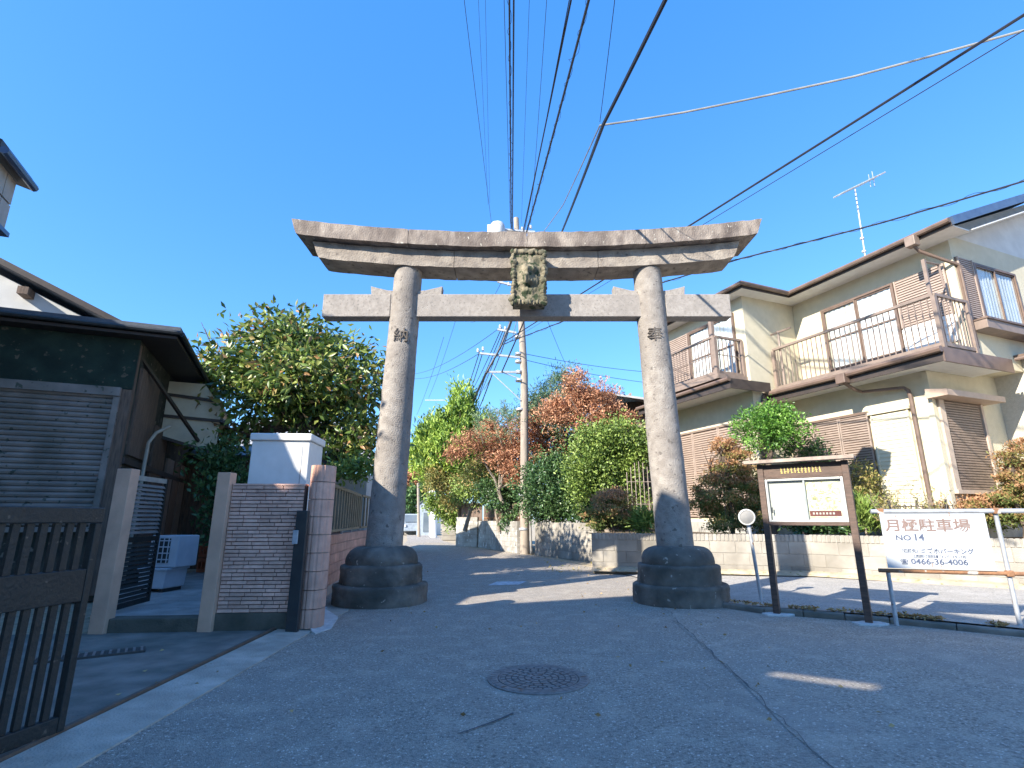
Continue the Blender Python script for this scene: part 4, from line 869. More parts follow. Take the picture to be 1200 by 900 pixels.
# ribbed round pier of pink blocks
rp = thing('ribbed_pink_pier', 'rounded pink pier of vertically ribbed blocks at the corner of the pink wall', 'pier', (-2.78,7.78,0))
for k in range(9):
    mb = MB(); n = 44; z0 = .03+k*.242; prof = []
    vs = []; 
    for z in (z0, z0+.232):
        for i in range(n):
            a = 2*math.pi*i/n; r = .175*(1+(.06 if i % 4 == 0 else 0)*-1); vs.append((-2.76+r*math.cos(a)*.95, 7.84+r*1.3*math.sin(a), z))
    mb.add(vs, [tuple(reversed(range(n))), tuple(range(n,2*n))]+[(i,(i+1)%n,n+(i+1)%n,n+i) for i in range(n)]); part(rp, 'block', mb, PINK)
mb = MB(); mb.lathe([(.15,.02),(.15,2.2)], (-2.76,7.84,0), 16); part(rp, 'core', mb, MORT)
# pink ribbed wall running down the left of the street, with a picket fence on top
pk = thing('pink_block_wall', 'long pink ribbed block wall down the left side of the street', 'wall', (-3.6,10,0))
K = [Vector((-2.9,8.0,0)), Vector((-3.42,9.2,0)), Vector((-3.75,11.5,0)), Vector((-4.15,15,0)), Vector((-5.26,26.2,0))]
RIB = MB()
def ribblock(L, th, h):
    m_ = MB(); n = 6; p = [(0,-th/2)]
    for i in range(n):
        x0, x1 = L*i/n, L*(i+1)/n; p += [(x0+.006,-th/2-.012),(x1-.012,-th/2-.012),(x1-.006,-th/2+.004)]
    p += [(L,th/2),(0,th/2)]
    m_.prism([(x,y,0) for x, y in p], (0,0,h-.01)); me = m_.mesh('block'); me.materials.append(PINK); return me
rbk = ribblock(.43, .14, .19)
for a, b in zip(K[:-1], K[1:]):
    L = (b-a).length; n = max(1, round(L/.44)); d = (b-a)/n; an_ = math.atan2(d.y, d.x)
    mb = MB(Matrix.Translation(a) @ Matrix.Rotation(an_, 4, 'Z')); mb.box((0,-.05,0),(L,.05,1.13)); part(pk, 'mortar_core', mb, MORT)
    if a.y > 16: pass
    for k in range(6):
        for i in range(n):
            put('block', rbk, PINK, pk, M=Matrix.Translation(a+d*i+Vector((0,0,.005+k*.19+rnd.uniform(-.001,.001)))) @ Matrix.Rotation(an_, 4, 'Z') @ Matrix.Diagonal((d.length/.44,1,1,1)))
pfn = thing('picket_fence', 'olive-brown metal picket fence standing on the pink block wall', 'fence', (-3.6,10,1.14))
FEN = mat('olive_brown_metal', (.25,.21,.145), (.19,.16,.11), 6, .6, .1)
for a, b, st_ in ((Vector((-3.25,9.0,0)), Vector((-4.2,15,0)), .36), (Vector((-4.22,15.2,0)), Vector((-5.26,26.2,0)), .5)):
    L = (b-a).length; n = int(L/st_)
    for z, h in ((1.22,.05),(2.08,.06)): mb = MB(); mb.bar(a+Vector((0,0,z)), b+Vector((0,0,z)), .05, h); part(pfn, 'rail', mb, FEN)
    for i in range(n+1):
        p = a.lerp(b, i/n); mb = MB(); mb.cbox((p.x,p.y,1.65), (.035,.075,.83)); part(pfn, 'picket', mb, FEN)
    for i in range(0, n+1, 4):
        p = a.lerp(b, i/n); mb = MB(); mb.box((p.x-.02,p.y-.02,1.13),(p.x+.02,p.y+.02,1.2)); part(pfn, 'foot', mb, GALV)
# boards behind the fence
bf = thing('dark_screen_fence', 'dark boards close behind the picket fence over the pink wall', 'fence', (-3.8,12,1.1))
for i in range(16):
    a = Vector((-3.65-.065*i*1.0, 9.4+i*.38, 0)); mb = MB(); mb.cbox((a.x-.12,a.y,1.62),(.03,.33,.9)); part(bf, 'board', mb, DKWOOD)
# white storage cabinet
sh = thing('white_storage_cabinet', 'tall white metal storage cabinet with a lid rim behind the thin-brick wall', 'cabinet', (-3.8,8.6,.17))
mb = MB(); CM = Matrix.Translation((-3.77,8.95,0)) @ Matrix.Rotation(math.radians(4),4,'Z'); mb.M = CM; mb.box((-.47,-.38,.17),(.45,.38,2.68)); part(sh, 'body', mb, WHITE, bev=.015)
mb = MB(CM); mb.box((-.50,-.42,2.682),(.48,.42,2.80)); part(sh, 'lid', mb, WHITE, bev=.02)
mb = MB(CM); mb.box((.33,-.384,.3),(.345,-.380,2.6)); part(sh, 'door_seam', mb, GALV)
# ---- louvred gate leaf standing open in the gateway
gl = thing('louvred_gate_leaf', 'open dark green louvred gate leaf standing inside the tan posts', 'gate', (-5.45,7.9,.18))
ga_, gb2 = Vector((-5.50,7.78,0)), Vector((-5.62,8.75,0)); gd = (gb2-ga_).normalized(); GM = Matrix.Translation(ga_) @ Matrix.Rotation(math.atan2(gd.y,gd.x),4,'Z'); GL_ = (gb2-ga_).length
for x in (0, GL_-.05): mb = MB(GM); mb.box((x,-.02,.22),(x+.05,.02,2.06)); part(gl, 'stile', mb, BROWN_L if x == 0 else GATEM)
for z in (.22,1.12,2.0): mb = MB(GM); mb.box((.051,-.018,z),(GL_-.051,.018,z+.07)); part(gl, 'rail', mb, GATEM if z < 2 else ALU)
z = .31
while z < 1.98:
    if not 1.08 < z < 1.2: mb = MB(GM); mb.prism([(.052,-.018,z),(.052,-.012,z-.008),(.052,.018,z+.03),(.052,.012,z+.038)], (GL_-.104,0,0)); part(gl, 'louvre', mb, GATEM if z < 1.1 else SHUT)
    z += .062
# ---- air conditioner on a white bin, crates
ac = thing('air_conditioner', 'white outdoor air conditioner unit with a black fan grille beside the dark house', 'air conditioner', (-5.95,10.0,.17))
AM = Matrix.Translation((-6.42,10.4,.17)) @ Matrix.Rotation(math.radians(-8),4,'Z') @ Matrix.Diagonal((.8,.9,1,1))
mb = MB(AM); mb.box((-.30,-.25,.42),(.42,.35,.98)); part(ac, 'casing', mb, ACW, bev=.02)
mb = MB(AM); mb.box((-.22,-.262,.5),(.22,-.252,.93)); part(ac, 'grille_back', mb, BLACKM)
for i in range(4): mb = MB(AM); mb.box((-.23,-.278,.55+i*.11),(.23,-.264,.57+i*.11)); part(ac, 'grille_bar', mb, ACW)
for i in range(4): mb = MB(AM); mb.box((-.17+i*.12,-.29,.49),(-.15+i*.12,-.279,.94)); part(ac, 'grille_bar', mb, ACW)
wb = thing('white_storage_box', 'white plastic box with a rounded foot under the air conditioner', 'box', (-6.1,10.0,.17))
mb = MB(AM); mb.prism([(-.36,-.34,.06),(.26,-.34,.06),(.30,-.34,.40),(-.40,-.34,.40)], (0,.6,0)); part(wb, 'bin', mb, ACW, bev=.02)
mb = MB(AM); mb.box((-.41,-.37,.372),(.33,.28,.415)); part(wb, 'rim', mb, ACW, bev=.01)
for x in (-.3,.16): mb = MB(AM); mb.box((x,-.3,.0),(x+.08,.2,.058)); part(wb, 'foot', mb, BLACKM)
for k, (x, y, z) in enumerate(((-7.55,14.0,.17),(-7.55,14.0,.52))):
    cr = thing('plastic_crate', ('orange-red plastic crate on the yard floor below another crate', 'orange-red plastic crate stacked on top of another in the yard')[k], 'crate', (x,y,z), 'orange-red crates stacked in the yard')
    for (x0,y0,x1,y1) in ((-.25,-.2,.25,-.18),(-.25,.18,.25,.2),(-.25,-.18,-.23,.18),(.23,-.18,.25,.18)):
        mb = MB(); mb.box((x+x0,y+y0,z+.25),(x+x1,y+y1,z+.33)); mb.box((x+x0,y+y0,z),(x+x1,y+y1,z+.08)); 
        m3 = MB(); 
        mb.M = None; 
        for i in range(6):
            t = i/5
            if y1-y0 < .1: mb.box((x+x0+.46*t,y+y0,z+.08),(x+x0+.46*t+.035,y+y1,z+.25))
            else: mb.box((x+x0,y+y0+.32*t,z+.08),(x+x1,y+y0+.32*t+.03,z+.25))
        part(cr, 'side', mb, ORANGE)
    mb = MB(); mb.box((x-.23,y-.18,z+.001),(x+.23,y+.18,z+.02)); part(cr, 'bottom', mb, ORANGE)
# ---- black slatted sliding gate in the near left corner
bg_ = thing('black_slatted_gate', 'dark metal gate of upright bars cut off by the left edge', 'gate', (-3.1,3.9,.03))
p0, p1 = Vector((-3.085,4.09,0)), Vector((-3.42,2.45,0)); gd = (p1-p0).normalized(); QM = Matrix.Translation(p0) @ Matrix.Rotation(math.atan2(gd.y,gd.x),4,'Z'); LL = (p1-p0).length
mb = MB(QM); mb.box((0,-.035,1.42),(LL,.035,1.53)); part(bg_, 'top_rail', mb, GATEM, bev=.008)
mb = MB(QM); mb.box((.055,-.03,.88),(LL,.03,1.10)); part(bg_, 'middle_rail', mb, GATEM, bev=.006)
mb = MB(QM); mb.box((.055,-.03,.05),(LL,.03,.15)); part(bg_, 'bottom_rail', mb, GATEM, bev=.006)
mb = MB(QM); mb.box((0,-.03,.05),(.052,.03,1.418)); part(bg_, 'stile', mb, GATEM, bev=.006)
x = .11
while x < LL:
    for za, zb in ((.151,.879),(1.101,1.419)): mb = MB(QM); mb.box((x,-.014,za),(x+.046,.014,zb)); part(bg_, 'bar', mb, GATEM)
    x += .088
for x in (.05,.13): mb = MB(QM @ Matrix.Translation((x,-.036,1.475)) @ Matrix.Rotation(math.radians(90),4,'X')); mb.lathe([(.026,0),(.026,.008),(.012,.012)], (0,0,0), 14); part(bg_, 'bolt_cap', mb, GALV)

# ================================================================== RIGHT FOREGROUND
# notice board on two posts
PL, PR = g(911,721), g(1019,732); nd = (PR-PL).normalized(); nn = Vector((nd.y,-nd.x,0)); NW = (PR-PL).length
nbd = thing('notice_board', 'roofed brown wooden notice board with a map poster on two posts', 'notice board', tuple((PL+PR)/2))
NM = Matrix(((nd.x, -nn.x, 0, PL.x), (nd.y, -nn.y, 0, PL.y), (0,0,1,0), (0,0,0,1)))      # x along the board, y away from the street, z up
def nbp(name, m, *boxes, bev=.004, parent=None, kind=None):
    mb = MB(NM)
    for b in boxes: mb.box(b[0], b[1])
    return part(parent or nbd, name, mb, m, bev=bev, kind=kind)
ZT = at(950,540,(PL.y+PR.y)/2).z; ZB = 1.40
for x in (0, NW): nbp('post', REDW, ((x-.045,-.05,0),(x+.045,.05,ZT-.03)))
nbp('roof', CAPW, ((-.20,-.16,ZT-.005),(NW+.14,.14,ZT+.03)))
nbp('roof_edge', CAPW, ((-.21,-.185,ZT-.02),(NW+.15,-.161,ZT+.035)))
nbp('header_board', REDW, ((.046,-.03,ZT-.24),(NW-.046,.02,ZT-.04)))
nbp('frame_rail', REDW, ((.046,-.05,ZB-.05),(NW-.046,.03,ZB)), ((.046,-.05,ZT-.27),(NW-.046,-.031,ZT-.24)))
nbp('back_board', DKWOOD, ((.046,.03,ZB),(NW-.046,.05,ZT-.24)))
case = nbp('display_case', ALU, ((.05,-.04,ZB+.002),(.085,.029,ZT-.275)), ((NW-.085,-.04,ZB+.002),(NW-.05,.029,ZT-.275)), ((.086,-.04,ZB+.002),(NW-.086,.029,ZB+.03)), ((.086,-.04,ZT-.305),(NW-.086,.029,ZT-.275)))
nbp('display_sheet', PANELW, ((.086,.02,ZB+.031),(NW-.086,.028,ZT-.306)), parent=case, bev=0)
x0, x1 = .63, NW-.13; z0, z1 = ZB+.07, ZT-.34
mb = MB(NM); mb.box((x0,.012,z0),(x1,.019,z1)); ps = sub(case, 'poster', mb, POSTER)
mb = MB(NM); mb.box((x0+.01,.008,z0+.02),(x1-.01,.0115,z0+.10)); sub(case, 'poster_band', mb, MAROON)
mb = MB(NM); mb.box((.60,-.03,ZB+.031),(.625,-.02,ZT-.306)); sub(case, 'door_rail', mb, ALU)
mb = MB(NM); mb.box((.087,-.034,ZB+.031),(NW-.087,-.031,ZT-.306)); sub(case, 'glass', mb, GLASS)
mb = MB(NM); mb.box((.11,-.05,ZB+.14),(.125,-.036,ZB+.23)); sub(case, 'handle', mb, BLACKM)
# illegible gold lettering on the header and small print on the poster: rows of short strokes
r2 = random.Random(11); mb = MB(NM); x = .30
while x < .88:
    for k in range(4):
        zz = ZT-.185+k*.026+r2.uniform(-.004,.004); a = x+r2.uniform(0,.01); mb.box((a,-.036,zz),(a+r2.uniform(.012,.034),-.0305,zz+.008))
    mb.box((x+.012,-.0362,ZT-.188),(x+.019,-.0307,ZT-.095)); x += .05
part(nbd, 'gold_lettering', mb, GOLD, kind='stuff')
mb = MB(NM)
for k in range(7): mb.box((x0+.05+k*.045,.008,z0+.045),(x0+.075+k*.045,.0078-.002,z0+.075))
sub(case, 'poster_lettering', mb, PANELW, kind='stuff')
mb = MB(NM)
for k in range(70):
    a, b = x0+.03+r2.random()*(x1-x0-.08), z0+.12+r2.random()*(z1-z0-.2); L = r2.uniform(.01,.05); mb.box((a,.0085,b),(a+L,.0115,b+r2.uniform(.003,.008)))
sub(case, 'poster_print', mb, mat('olive_print', (.38,.34,.14), (.25,.3,.2), 9, .8, 0), kind='stuff')
for c in (PL, PR):
    mb = MB(); mb.add([(c.x+dx, c.y+dy, z) for z in (-.01,.03) for dx, dy in ((-.20,-.10),(.02,-.17),(.24,-.07),(.21,.08),(-.02,.14),(-.22,.05))], [tuple(range(5,-1,-1)), tuple(range(6,12))]+[(i,(i+1)%6,6+(i+1)%6,6+i) for i in range(6)]); part(nbd, 'footing', mb, CONC_W, bev=.01)
# round marker on a leaning pole
MP = g(893,707); MT = at(878,618,MP.y+.05); mr = thing('round_road_mirror', 'small round pale disc on a thin leaning pole beside the right torii base', 'mirror', tuple(MP))
mb = MB(); mb.tube([MP-Vector((0,0,.05)), MT], .030, 10); part(mr, 'pole', mb, GALV)
dc = at(875,606,MP.y); Rm = Matrix.Translation(dc) @ Matrix.Rotation(math.radians(-12),4,'Z') @ Matrix.Rotation(math.radians(98),4,'X')
mb = MB(Rm); mb.lathe([(.02,-.05),(.13,-.035),(.145,-.012),(.145,.02),(.13,.028),(.125,.012),(.0,.035)], (0,0,0), 28); part(mr, 'rim', mb, WHITE)
mb = MB(Rm); mb.lathe([(.124,.013),(.10,.020),(.05,.030),(.004,.034)], (0,0,.002), 28); part(mr, 'disc', mb, mat('dull_disc', (.32,.31,.30), (.26,.26,.26), 6, .35, .05))
mb = MB(); mb.bar(MT-Vector((0,0,.09)), MT+Vector((0,.03,.05)), .05); part(mr, 'bracket', mb, GALV)
# parking sign on a pipe frame
SL, SR = g(1052,734), g(1201,742); sd_ = (SR-SL).normalized(); SW = (SR-SL).length
SM = Matrix(((sd_.x, -sd_.y, 0, SL.x), (sd_.y, sd_.x, 0, SL.y), (0,0,1,0), (0,0,0,1)))
sg = thing('parking_sign', 'white monthly parking sign with faded brown heading on a rusty pipe frame', 'sign', tuple(SL))
zt = at(1100,595,SL.y-.2).z; zb = at(1052,664,SL.y).z
zt = 1.535
for x in (0, SW-.02): mb = MB(SM); mb.tube([(x,.03,-.03),(x,.03,zt if x else .74)], .028, 10); part(sg, 'post', mb, GALV)
mb = MB(SM); mb.tube([(-.10,0,zt+.02),(SW+.9,0,zt+.02)], .033, 10); part(sg, 'top_pipe', mb, GALV)
mb = MB(SM); mb.tube([(-.12,0,.735),(SW+.9,0,.735)], .028, 10); part(sg, 'lower_pipe', mb, RUST)
mb = MB(SM); mb.tube([(SW+1.0,.03,-.03),(SW+1.0,.03,zt)], .028, 10); part(sg, 'post', mb, GALV)
for x, z in ((SW-.02,zt+.02),(SW-.02,.735),(.02,zt+.02)): mb = MB(SM); mb.cbox((x,0.01,z), (.09,.09,.085)); part(sg, 'clamp', mb, RUST, bev=.02)
SWp = 1.25
mb = MB(SM); mb.box((-.01,-.048,.775),(-.01+SWp,-.036,zt-.012)); pn = part(sg, 'sign_panel', mb, SIGNW)
rt, up = Vector((SM[0][0],SM[1][0],0)), Vector((0,0,1))
def tx(s, size, x, z, m, wide=1.0):
    o = SM @ Vector((x,-.0495,z)); return lettering(pn, s, size, o, rt, up, m, bold=size*.018, wide=wide)
tx('月極駐車場', .182, .545, 1.295, SIGNB, 1.12); tx('NO', .10, .235, 1.155, SIGNK, 1.2); tx('14', .125, .42, 1.155, SIGNK, 1.1)
tx('（連絡先）', .055, .285, .992, SIGNK, .95); tx('ミズホパーキング', .078, .72, .985, SIGNK, 1.0)
tx('（土屋敷町1丁目四五番（メンバースタンド内）', .043, .62, .925, SIGNK, .72); tx('☎', .075, .20, .84, SIGNK); tx('0466-36-4006', .105, .61, .835, SIGNK, 1.12)
for x, z, L in ((.18,1.47,.04),(.83,1.48,.06),(.42,.8,.05),(.52,.79,.06),(.62,.8,.04),(1.0,.79,.03)):
    mb = MB(SM); mb.box((x,-.0492,z),(x+.008,-.0482,z+L)); sub(pn, 'rust_streak', mb, RUST)

# ================================================================== UTILITY POLES AND CABLES
UY = 23.9; ub = at(615,649,UY); ub.z = 0
ut = at(603,262,UY)
up_ = thing('utility_pole', 'tall concrete utility pole beyond the torii carrying a transformer and crossarms', 'utility pole', (ub.x,UY,0))
mb = MB(); mb.tube([(ub.x,UY,-.1),(ub.x+.02,UY,ut.z*.5),(ut.x+.08,UY,ut.z+.3)], [.205,.17,.13], 16); part(up_, 'pole', mb, POLEC)
def Uz(v): return at(608,v,UY).z
for v in (415,424,436,446,480,620,580,395): mb = MB(); z = Uz(v); r = .205-.075*z/16; mb.lathe([(r+.015,-.05),(r+.022,-.03),(r+.022,.03),(r+.015,.05)], (ub.x+(ut.x-ub.x)*z/16,UY,z), 16); part(up_, 'band', mb, GALV)
px = lambda z: ub.x+(ut.x+.08-ub.x)*z/ut.z
def arm(v0, u1, v1, r=.045, name='crossarm'):
    a = Vector((px(Uz(v0)),UY-.15,Uz(v0))); b = at(u1,v1,UY-.2); mb = MB(); mb.bar(a, b, r*2, r*2); part(up_, name, mb, GALV); return b
a1 = arm(420,562,414); a2 = arm(437,570,436); arm(470,577,438,.02,'brace'); arm(445,588,436,.02,'brace')
for u0, v0, u1, v1 in ((577,268,627,272),(583,330,608,336),(583,386,605,390)):
    mb = MB(); mb.bar(at(u0,v0,UY-.2), at(u1,v1,UY-.2), .09, .09); part(up_, 'crossarm', mb, GALV)
def insul(p, r=.07, h=.2):
    mb = MB(); mb.lathe([(r*.4,0),(r,h*.15),(r*.6,h*.35),(r,h*.5),(r*.6,h*.7),(r*.8,h*.85),(r*.3,h)], p, 10); part(up_, 'insulator', mb, PORC)
for u, v in ((577,262),(583,264),(590,264),(612,267),(622,265),(626,274),(610,281),(560,410),(566,408),(586,326),(596,332),(586,382),(592,384)): insul(at(u,v+3,UY-.2))
mb = MB(); c = at(583,272,UY-.5); mb.lathe([(.30,-.5),(.36,-.4),(.36,.35),(.30,.45),(.1,.5)], c, 18); part(up_, 'transformer', mb, mat('transformer_grey', (.62,.63,.64), None, 6, .5, .05))
mb = MB(); c = at(574,272,UY-.3); mb.box((c.x-.12,c.y-.12,c.z-.4),(c.x+.12,c.y+.12,c.z+.35)); part(up_, 'switch_box', mb, PORC)
mb = MB(); z=Uz(640)
mb.tube([(px(1)+.30,UY-.1,0),(px(2)+.26,UY-.1,2.6),(px(3)+.22,UY-.1,3.2)], .05, 8); part(up_, 'cable_guard', mb, mat('guard_grey', (.30,.29,.28), None, 6, .7, .1))
wc = [0]
def wire(label, pts, r, m=WIRE, sag=.25, group='overhead cables crossing the sky', lash=0, ext=0.0, name='overhead_cable'):
    """pts: 3-D supports; each span hangs a little"""
    P = []
    if ext: pts = list(pts[:-1]) + [Vector(pts[-1]) + (Vector(pts[-1])-Vector(pts[-2]))*ext]
    for a, b in zip(pts[:-1], pts[1:]):
        a, b = Vector(a), Vector(b); n = 14
        for i in range(n): t = i/n; P.append(a.lerp(b,t)-Vector((0,0,4*sag*t*(1-t)*(a-b).length/25)))
    P.append(Vector(pts[-1]))
    mb = MB(); mb.tube(P, r, 6)
    o = part(None, name, mb, m); tagm(o, label, 'cable', group)
    if lash:
        mb = MB(); Q = []; L = 0; rl = random.Random(lash)
        for a, b in zip(P[:-1], P[1:]):
            n = max(2, int((b-a).length/.12)); d = (b-a).normalized(); x = d.cross(Vector((0,0,1))).normalized(); y = d.cross(x)
            for i in range(n): ph = L*7; L += .12; k = r*1.5+abs(noise.noise(Vector((L*.8,lash,0))))*.10*(1 if lash % 2 else .6); Q.append(a.lerp(b,i/n)+x*math.cos(ph)*k+y*math.sin(ph)*k)
        mb.tube(Q, .006, 4); part(o, 'lashing_wire', mb, m)
    return o
def Zc(u, v, Y): return at(u, v, Y)
def over(u, v, z): r = ray(u, v); return EYE + r*((z-H_)/r.z)
def span(label, u0, v0, Y0, u1, v1, dz, r, **k):
    a = at(u0,v0,Y0); return wire(label, [a, over(u1,v1,a.z+dz)], r, ext=k.pop('ext',.9), **k)
SKYW = [
 ('thin wire at far left of the bunch, running down to the transformer', 576,262,UY-.2, 545,0, .4,.009),
 ('second thin wire from the left in the overhead bunch', 572,240,UY+6, 561,0, .2,.007),
 ('third thin wire from the left in the overhead bunch', 574,238,UY+6, 569,0, .2,.007),
 ('thin wire just left of the thick central cables', 598,262,UY-.2, 591,0, -.6,.009),
 ('thin wire right of the thick central cables', 611,262,UY-.2, 620,0, -.4,.006),
 ('thin wire between the central cables and the thick slanting pair', 622,262,UY-.2, 640,0, -.3,.008)]
for L_, u0, v0, Y0, u1, v1, dz, r in SKYW: span(L_, u0, v0, Y0, u1, v1, dz, r)
span('thick lashed left strand of the central vertical cable pair', 599,268,UY-.2, 597,0, -1.2,.026, lash=3)
span('thick right strand of the central vertical cable pair', 600.5,268,UY-.2, 602,0, -1.2,.024)
span('dark slanting cable left of the thickest looped one', 611,281,UY-.2, 667,0, -1.0,.024)
span('second strand hugging the slanting cable left of the looped one', 612.5,281,UY-.2, 665,0, -1.0,.013)
span('thickest slanting cable with loops of loose wire', 614,283,UY-.2, 687,0, -1.0,.036, lash=5)
wire('very thin wire coming down to the pale cable hanger', [over(703,143,8.6), over(720,0,9.0)], .006, ext=.8)
# lower cable from below the lintel, rising past it to the upper right, thick and wavy
wire('thick twisted cable crossing from beside the pole to the top right of centre', [at(588,436,UY-.2), at(655,280,15.5), over(707,146,7.6), over(779,0,7.6)], .030, ext=.6, sag=.12)
hg = over(703,147,8.3)
wire('pale cable running from its hanger to the upper right corner', [hg, over(800,132,8.25), over(1000,90,8.2), over(1200,35,8.3)], .017, WIREP, ext=.3, sag=.1)
wire('pale cable descending from its hanger towards the utility pole', [hg, at(660,240,14.5), at(628,284,20), at(600,398,UY-.2)], .015, WIREP, sag=.05)
span('dark straight cable from the pole to the upper right corner', 592,400,UY-.2, 1200,15, -1.6,.022, sag=.02)
span('thin dark cable just below the straight one to the upper right', 594,402,UY-.2, 1195,36, -2.0,.007, sag=.02)
wire('twisted black service cable passing in front of the cream house roof', [at(588,404,UY-.2), at(770,333,15.5), at(868,303,13.6), at(1030,262,11.5), at(1200,212,9.8)], .020, ext=.3, sag=.05, lash=2)
# cables running on down the street, below the tie beam
FAR = [(562,412,540,470),(566,412,545,468),(588,384,548,462),(590,386,552,466),(592,388,556,472),(570,436,553,480),(577,438,556,484),(600,376,574,440)]
for i, (u0,v0,u1,v1) in enumerate(FAR):
    a, b = at(u0,v0,UY-.2), at(u1,v1,UY+16); wire(('leftmost','second from the left','third','fourth','fifth','lower','lowest','steepest')[i]+' of the dark cables running from the crossarms down the street', [a, b], (.022 if i < 6 else .03), ext=.5, group='cables running down the street beyond the pole', sag=.4)
wire('lashed dark cable bundle hanging from the lower crossarm', [at(600,372,UY-.25), at(588,404,UY-.25), at(570,437,UY-.25), at(545,488,UY+14)], .05, lash=7, sag=.1)
for i, (u0,v0,u1,v1,lab) in enumerate(((586,384,490,432,'thin cable descending to the left behind the left pillar, upper one'),(562,414,486,438,'thin cable descending to the left behind the left pillar, lower one'),(588,330,556,372,'thin cable falling away to the left under the lintel'),(520,395,494,470,'faint thin wire left of the pole between pillar and crossarm'),(535,372,508,450,'second faint thin wire left of the pole'))):
    wire(lab, [at(u0,v0,UY-.2 if i < 3 else UY+10), at(u1,v1,UY+22)], .014, ext=.3, sag=.5)
for i, (v0, u1, v1) in enumerate(((414,770,434),(421,770,447))): wire(('upper','lower')[i]+' thin wire running right from the pole above the brown trees', [at(612,v0,UY), at(u1,v1,UY+6)], .013, ext=.3, sag=.4)
wire('thin wire dropping from the lintel line to the treetop right of the pole', [over(640,376,9.2) if False else at(640,372,UY-4), at(662,425,UY-1)], .009)
# far poles down the street
for i, (u, vt, vb, Y, r, lab) in enumerate(((491,566,626,46,.13,'slim distant pole at the end of the street, left of the pair'),(508.5,562,624,44,.24,'thicker white distant pole at the end of the street'),(504.5,566,622,47,.10,'thin pole close behind the thicker white distant one'),(511.5,484,600,75,.16,'distant pole rising left of the bright conifer'))):
    b = at(u,vb,Y); t = at(u-1,vt,Y); o = thing('distant_pole', lab, 'pole', (b.x,Y,0)); mb = MB(); mb.tube([(b.x,Y,0),(t.x,Y,t.z)], [r,r*.8], 8); part(o, 'pole', mb, POLEC if i in (0,3) else WHITE)
    if i == 3:
        for zz in (0,.9,-2.5): mb = MB(); mb.bar((t.x-1.6,Y,t.z-.6-zz),(t.x+1.2,Y,t.z-.6-zz), .12); part(o, 'crossarm', mb, GALV)

# ================================================================== TREES AND PLANTS
def tree(name, label, base, cat='tree', group=None): return thing(name, label, cat, base, group)
# broad magnolia-like tree on the left
MY = 14.0
mg = tree('broadleaf_tree', 'wide spreading tree with large yellowing leaves left of the torii', (at(352,560,MY).x, MY, .15))
mbl = [blobpx(u,v,MY+dy,ru,rv) for u,v,ru,rv,dy in ((335,395,50,26,0),(285,425,46,26,-.3),(262,448,36,22,.4),(392,420,46,28,.3),(420,455,32,30,0),(350,440,60,32,-.9),(310,465,50,24,-.5),(398,500,46,30,.2),(425,520,24,26,-.3),(268,505,32,20,.2),(345,400,40,22,1.4),(350,485,50,24,1.0),(250,520,18,14,.6),(398,535,38,16,-.6))]
fk = at(356,500,MY); tb = (at(352,560,MY).x, MY, .1)
trunk_part(mg, tb, fk, .16, [tuple(Vector(b[:3])) for b in mbl], BARK, 2)
foliage(mg, mbl, 1150, 10, .24, .23, .095, L_MAG, 21, out=.7, upb=-.15, shell=.35, flat=.7, tv=.5, rng=.5, tup=.06)
# the leaves of the sunny outside, one by one
rs = np.random.RandomState(77); P, O, ct, _ = cloud(mbl, 290, 1, .05, 78, .95)
one = leaf_mesh('leaf', np.array([[0,0,0.]]), np.array([[0,0,1.]]), [.27], [.12], np.array([.75]), L_MAG); one2 = leaf_mesh('leaf', np.array([[0,0,0.]]), np.array([[0,0,1.]]), [.25], [.11], np.array([.5]), L_MAG)
for i in range(len(P)):
    d = Vector(O[i]*.8 + rs.normal(size=3)*.6); d.z -= .2
    M = Matrix.Translation(P[i]) @ d.to_track_quat('Z','Y').to_matrix().to_4x4() @ Matrix.Rotation(rs.rand()*6.28,4,'Z') @ Matrix.Scale(.8+.4*rs.rand(),4)
    put('leaf', one if i % 2 else one2, L_MAG, mg, M=M)
# sprig sticking out at its upper left
mb = MB(); a = at(250,410,MY); mb.tube([at(275,430,MY), a, at(240,385,MY)], [.02,.012,.008], 5); mb.tube([a, at(236,378,MY-.1)], .008, 5); part(mg, 'twig', mb, BARK)
# dark leafy bushes in the left yard below the tree
yb = tree('yard_bush', 'dark leafy bush in shade between the dark house and the white cabinet', (at(262,600,12.5).x, 12.5, .17), 'bush')
b_ = [blobpx(u,v,12.5,ru,rv) for u,v,ru,rv in ((262,540,24,20),(276,575,22,26),(262,610,26,26),(250,570,14,24))]
mb = MB(); mb.tube([(yb.location.x,12.5,.1), at(262,560,12.5)], [.05,.03], 6); part(yb, 'stem', mb, BARK)
foliage(yb, b_, 260, 10, .14, .15, .07, L_DRK, 31, shell=.3)
# roofs behind the broad tree
rh = thing('grey_roof_house', 'house with a pale grey tiled roof seen through the large-leaved tree', 'house', (-7,21,0))
A_ = at(285,555,19); B_ = at(432,540,19); 
mb = MB(); mb.prism([at(270,540,19.5), at(436,548,18.5), at(436,500,24), at(290,492,25)], (0,0,.12)); part(rh, 'roof', mb, ROOFG)
c = at(300,560,20); d = at(432,560,19.6); mb = MB(); mb.prism([(c.x,20.2,0),(d.x,19.4,0),(d.x,25,0),(c.x,25,0)], (0,0,at(350,552,19.5).z-.1)); part(rh, 'wall', mb, PALE)
tr_ = thing('dark_tiled_shed', 'low shed with dark overlapping roof boards behind the picket fence', 'shed', (-5.2,13,0))
for i in range(5):
    a = at(378+i*1,548-i*8,12.6+i*.25); b = Vector((-4.15,12.5+i*.25,at(420,553-i*8,12.4+i*.25).z)); mb = MB(); mb.bar(a, b, .35, .05); part(tr_, 'roof_board', mb, DKBR)
mb = MB(); mb.box((-5.6,12.7,0),(-4.35,14,2.2)); part(tr_, 'wall', mb, DKWOOD)
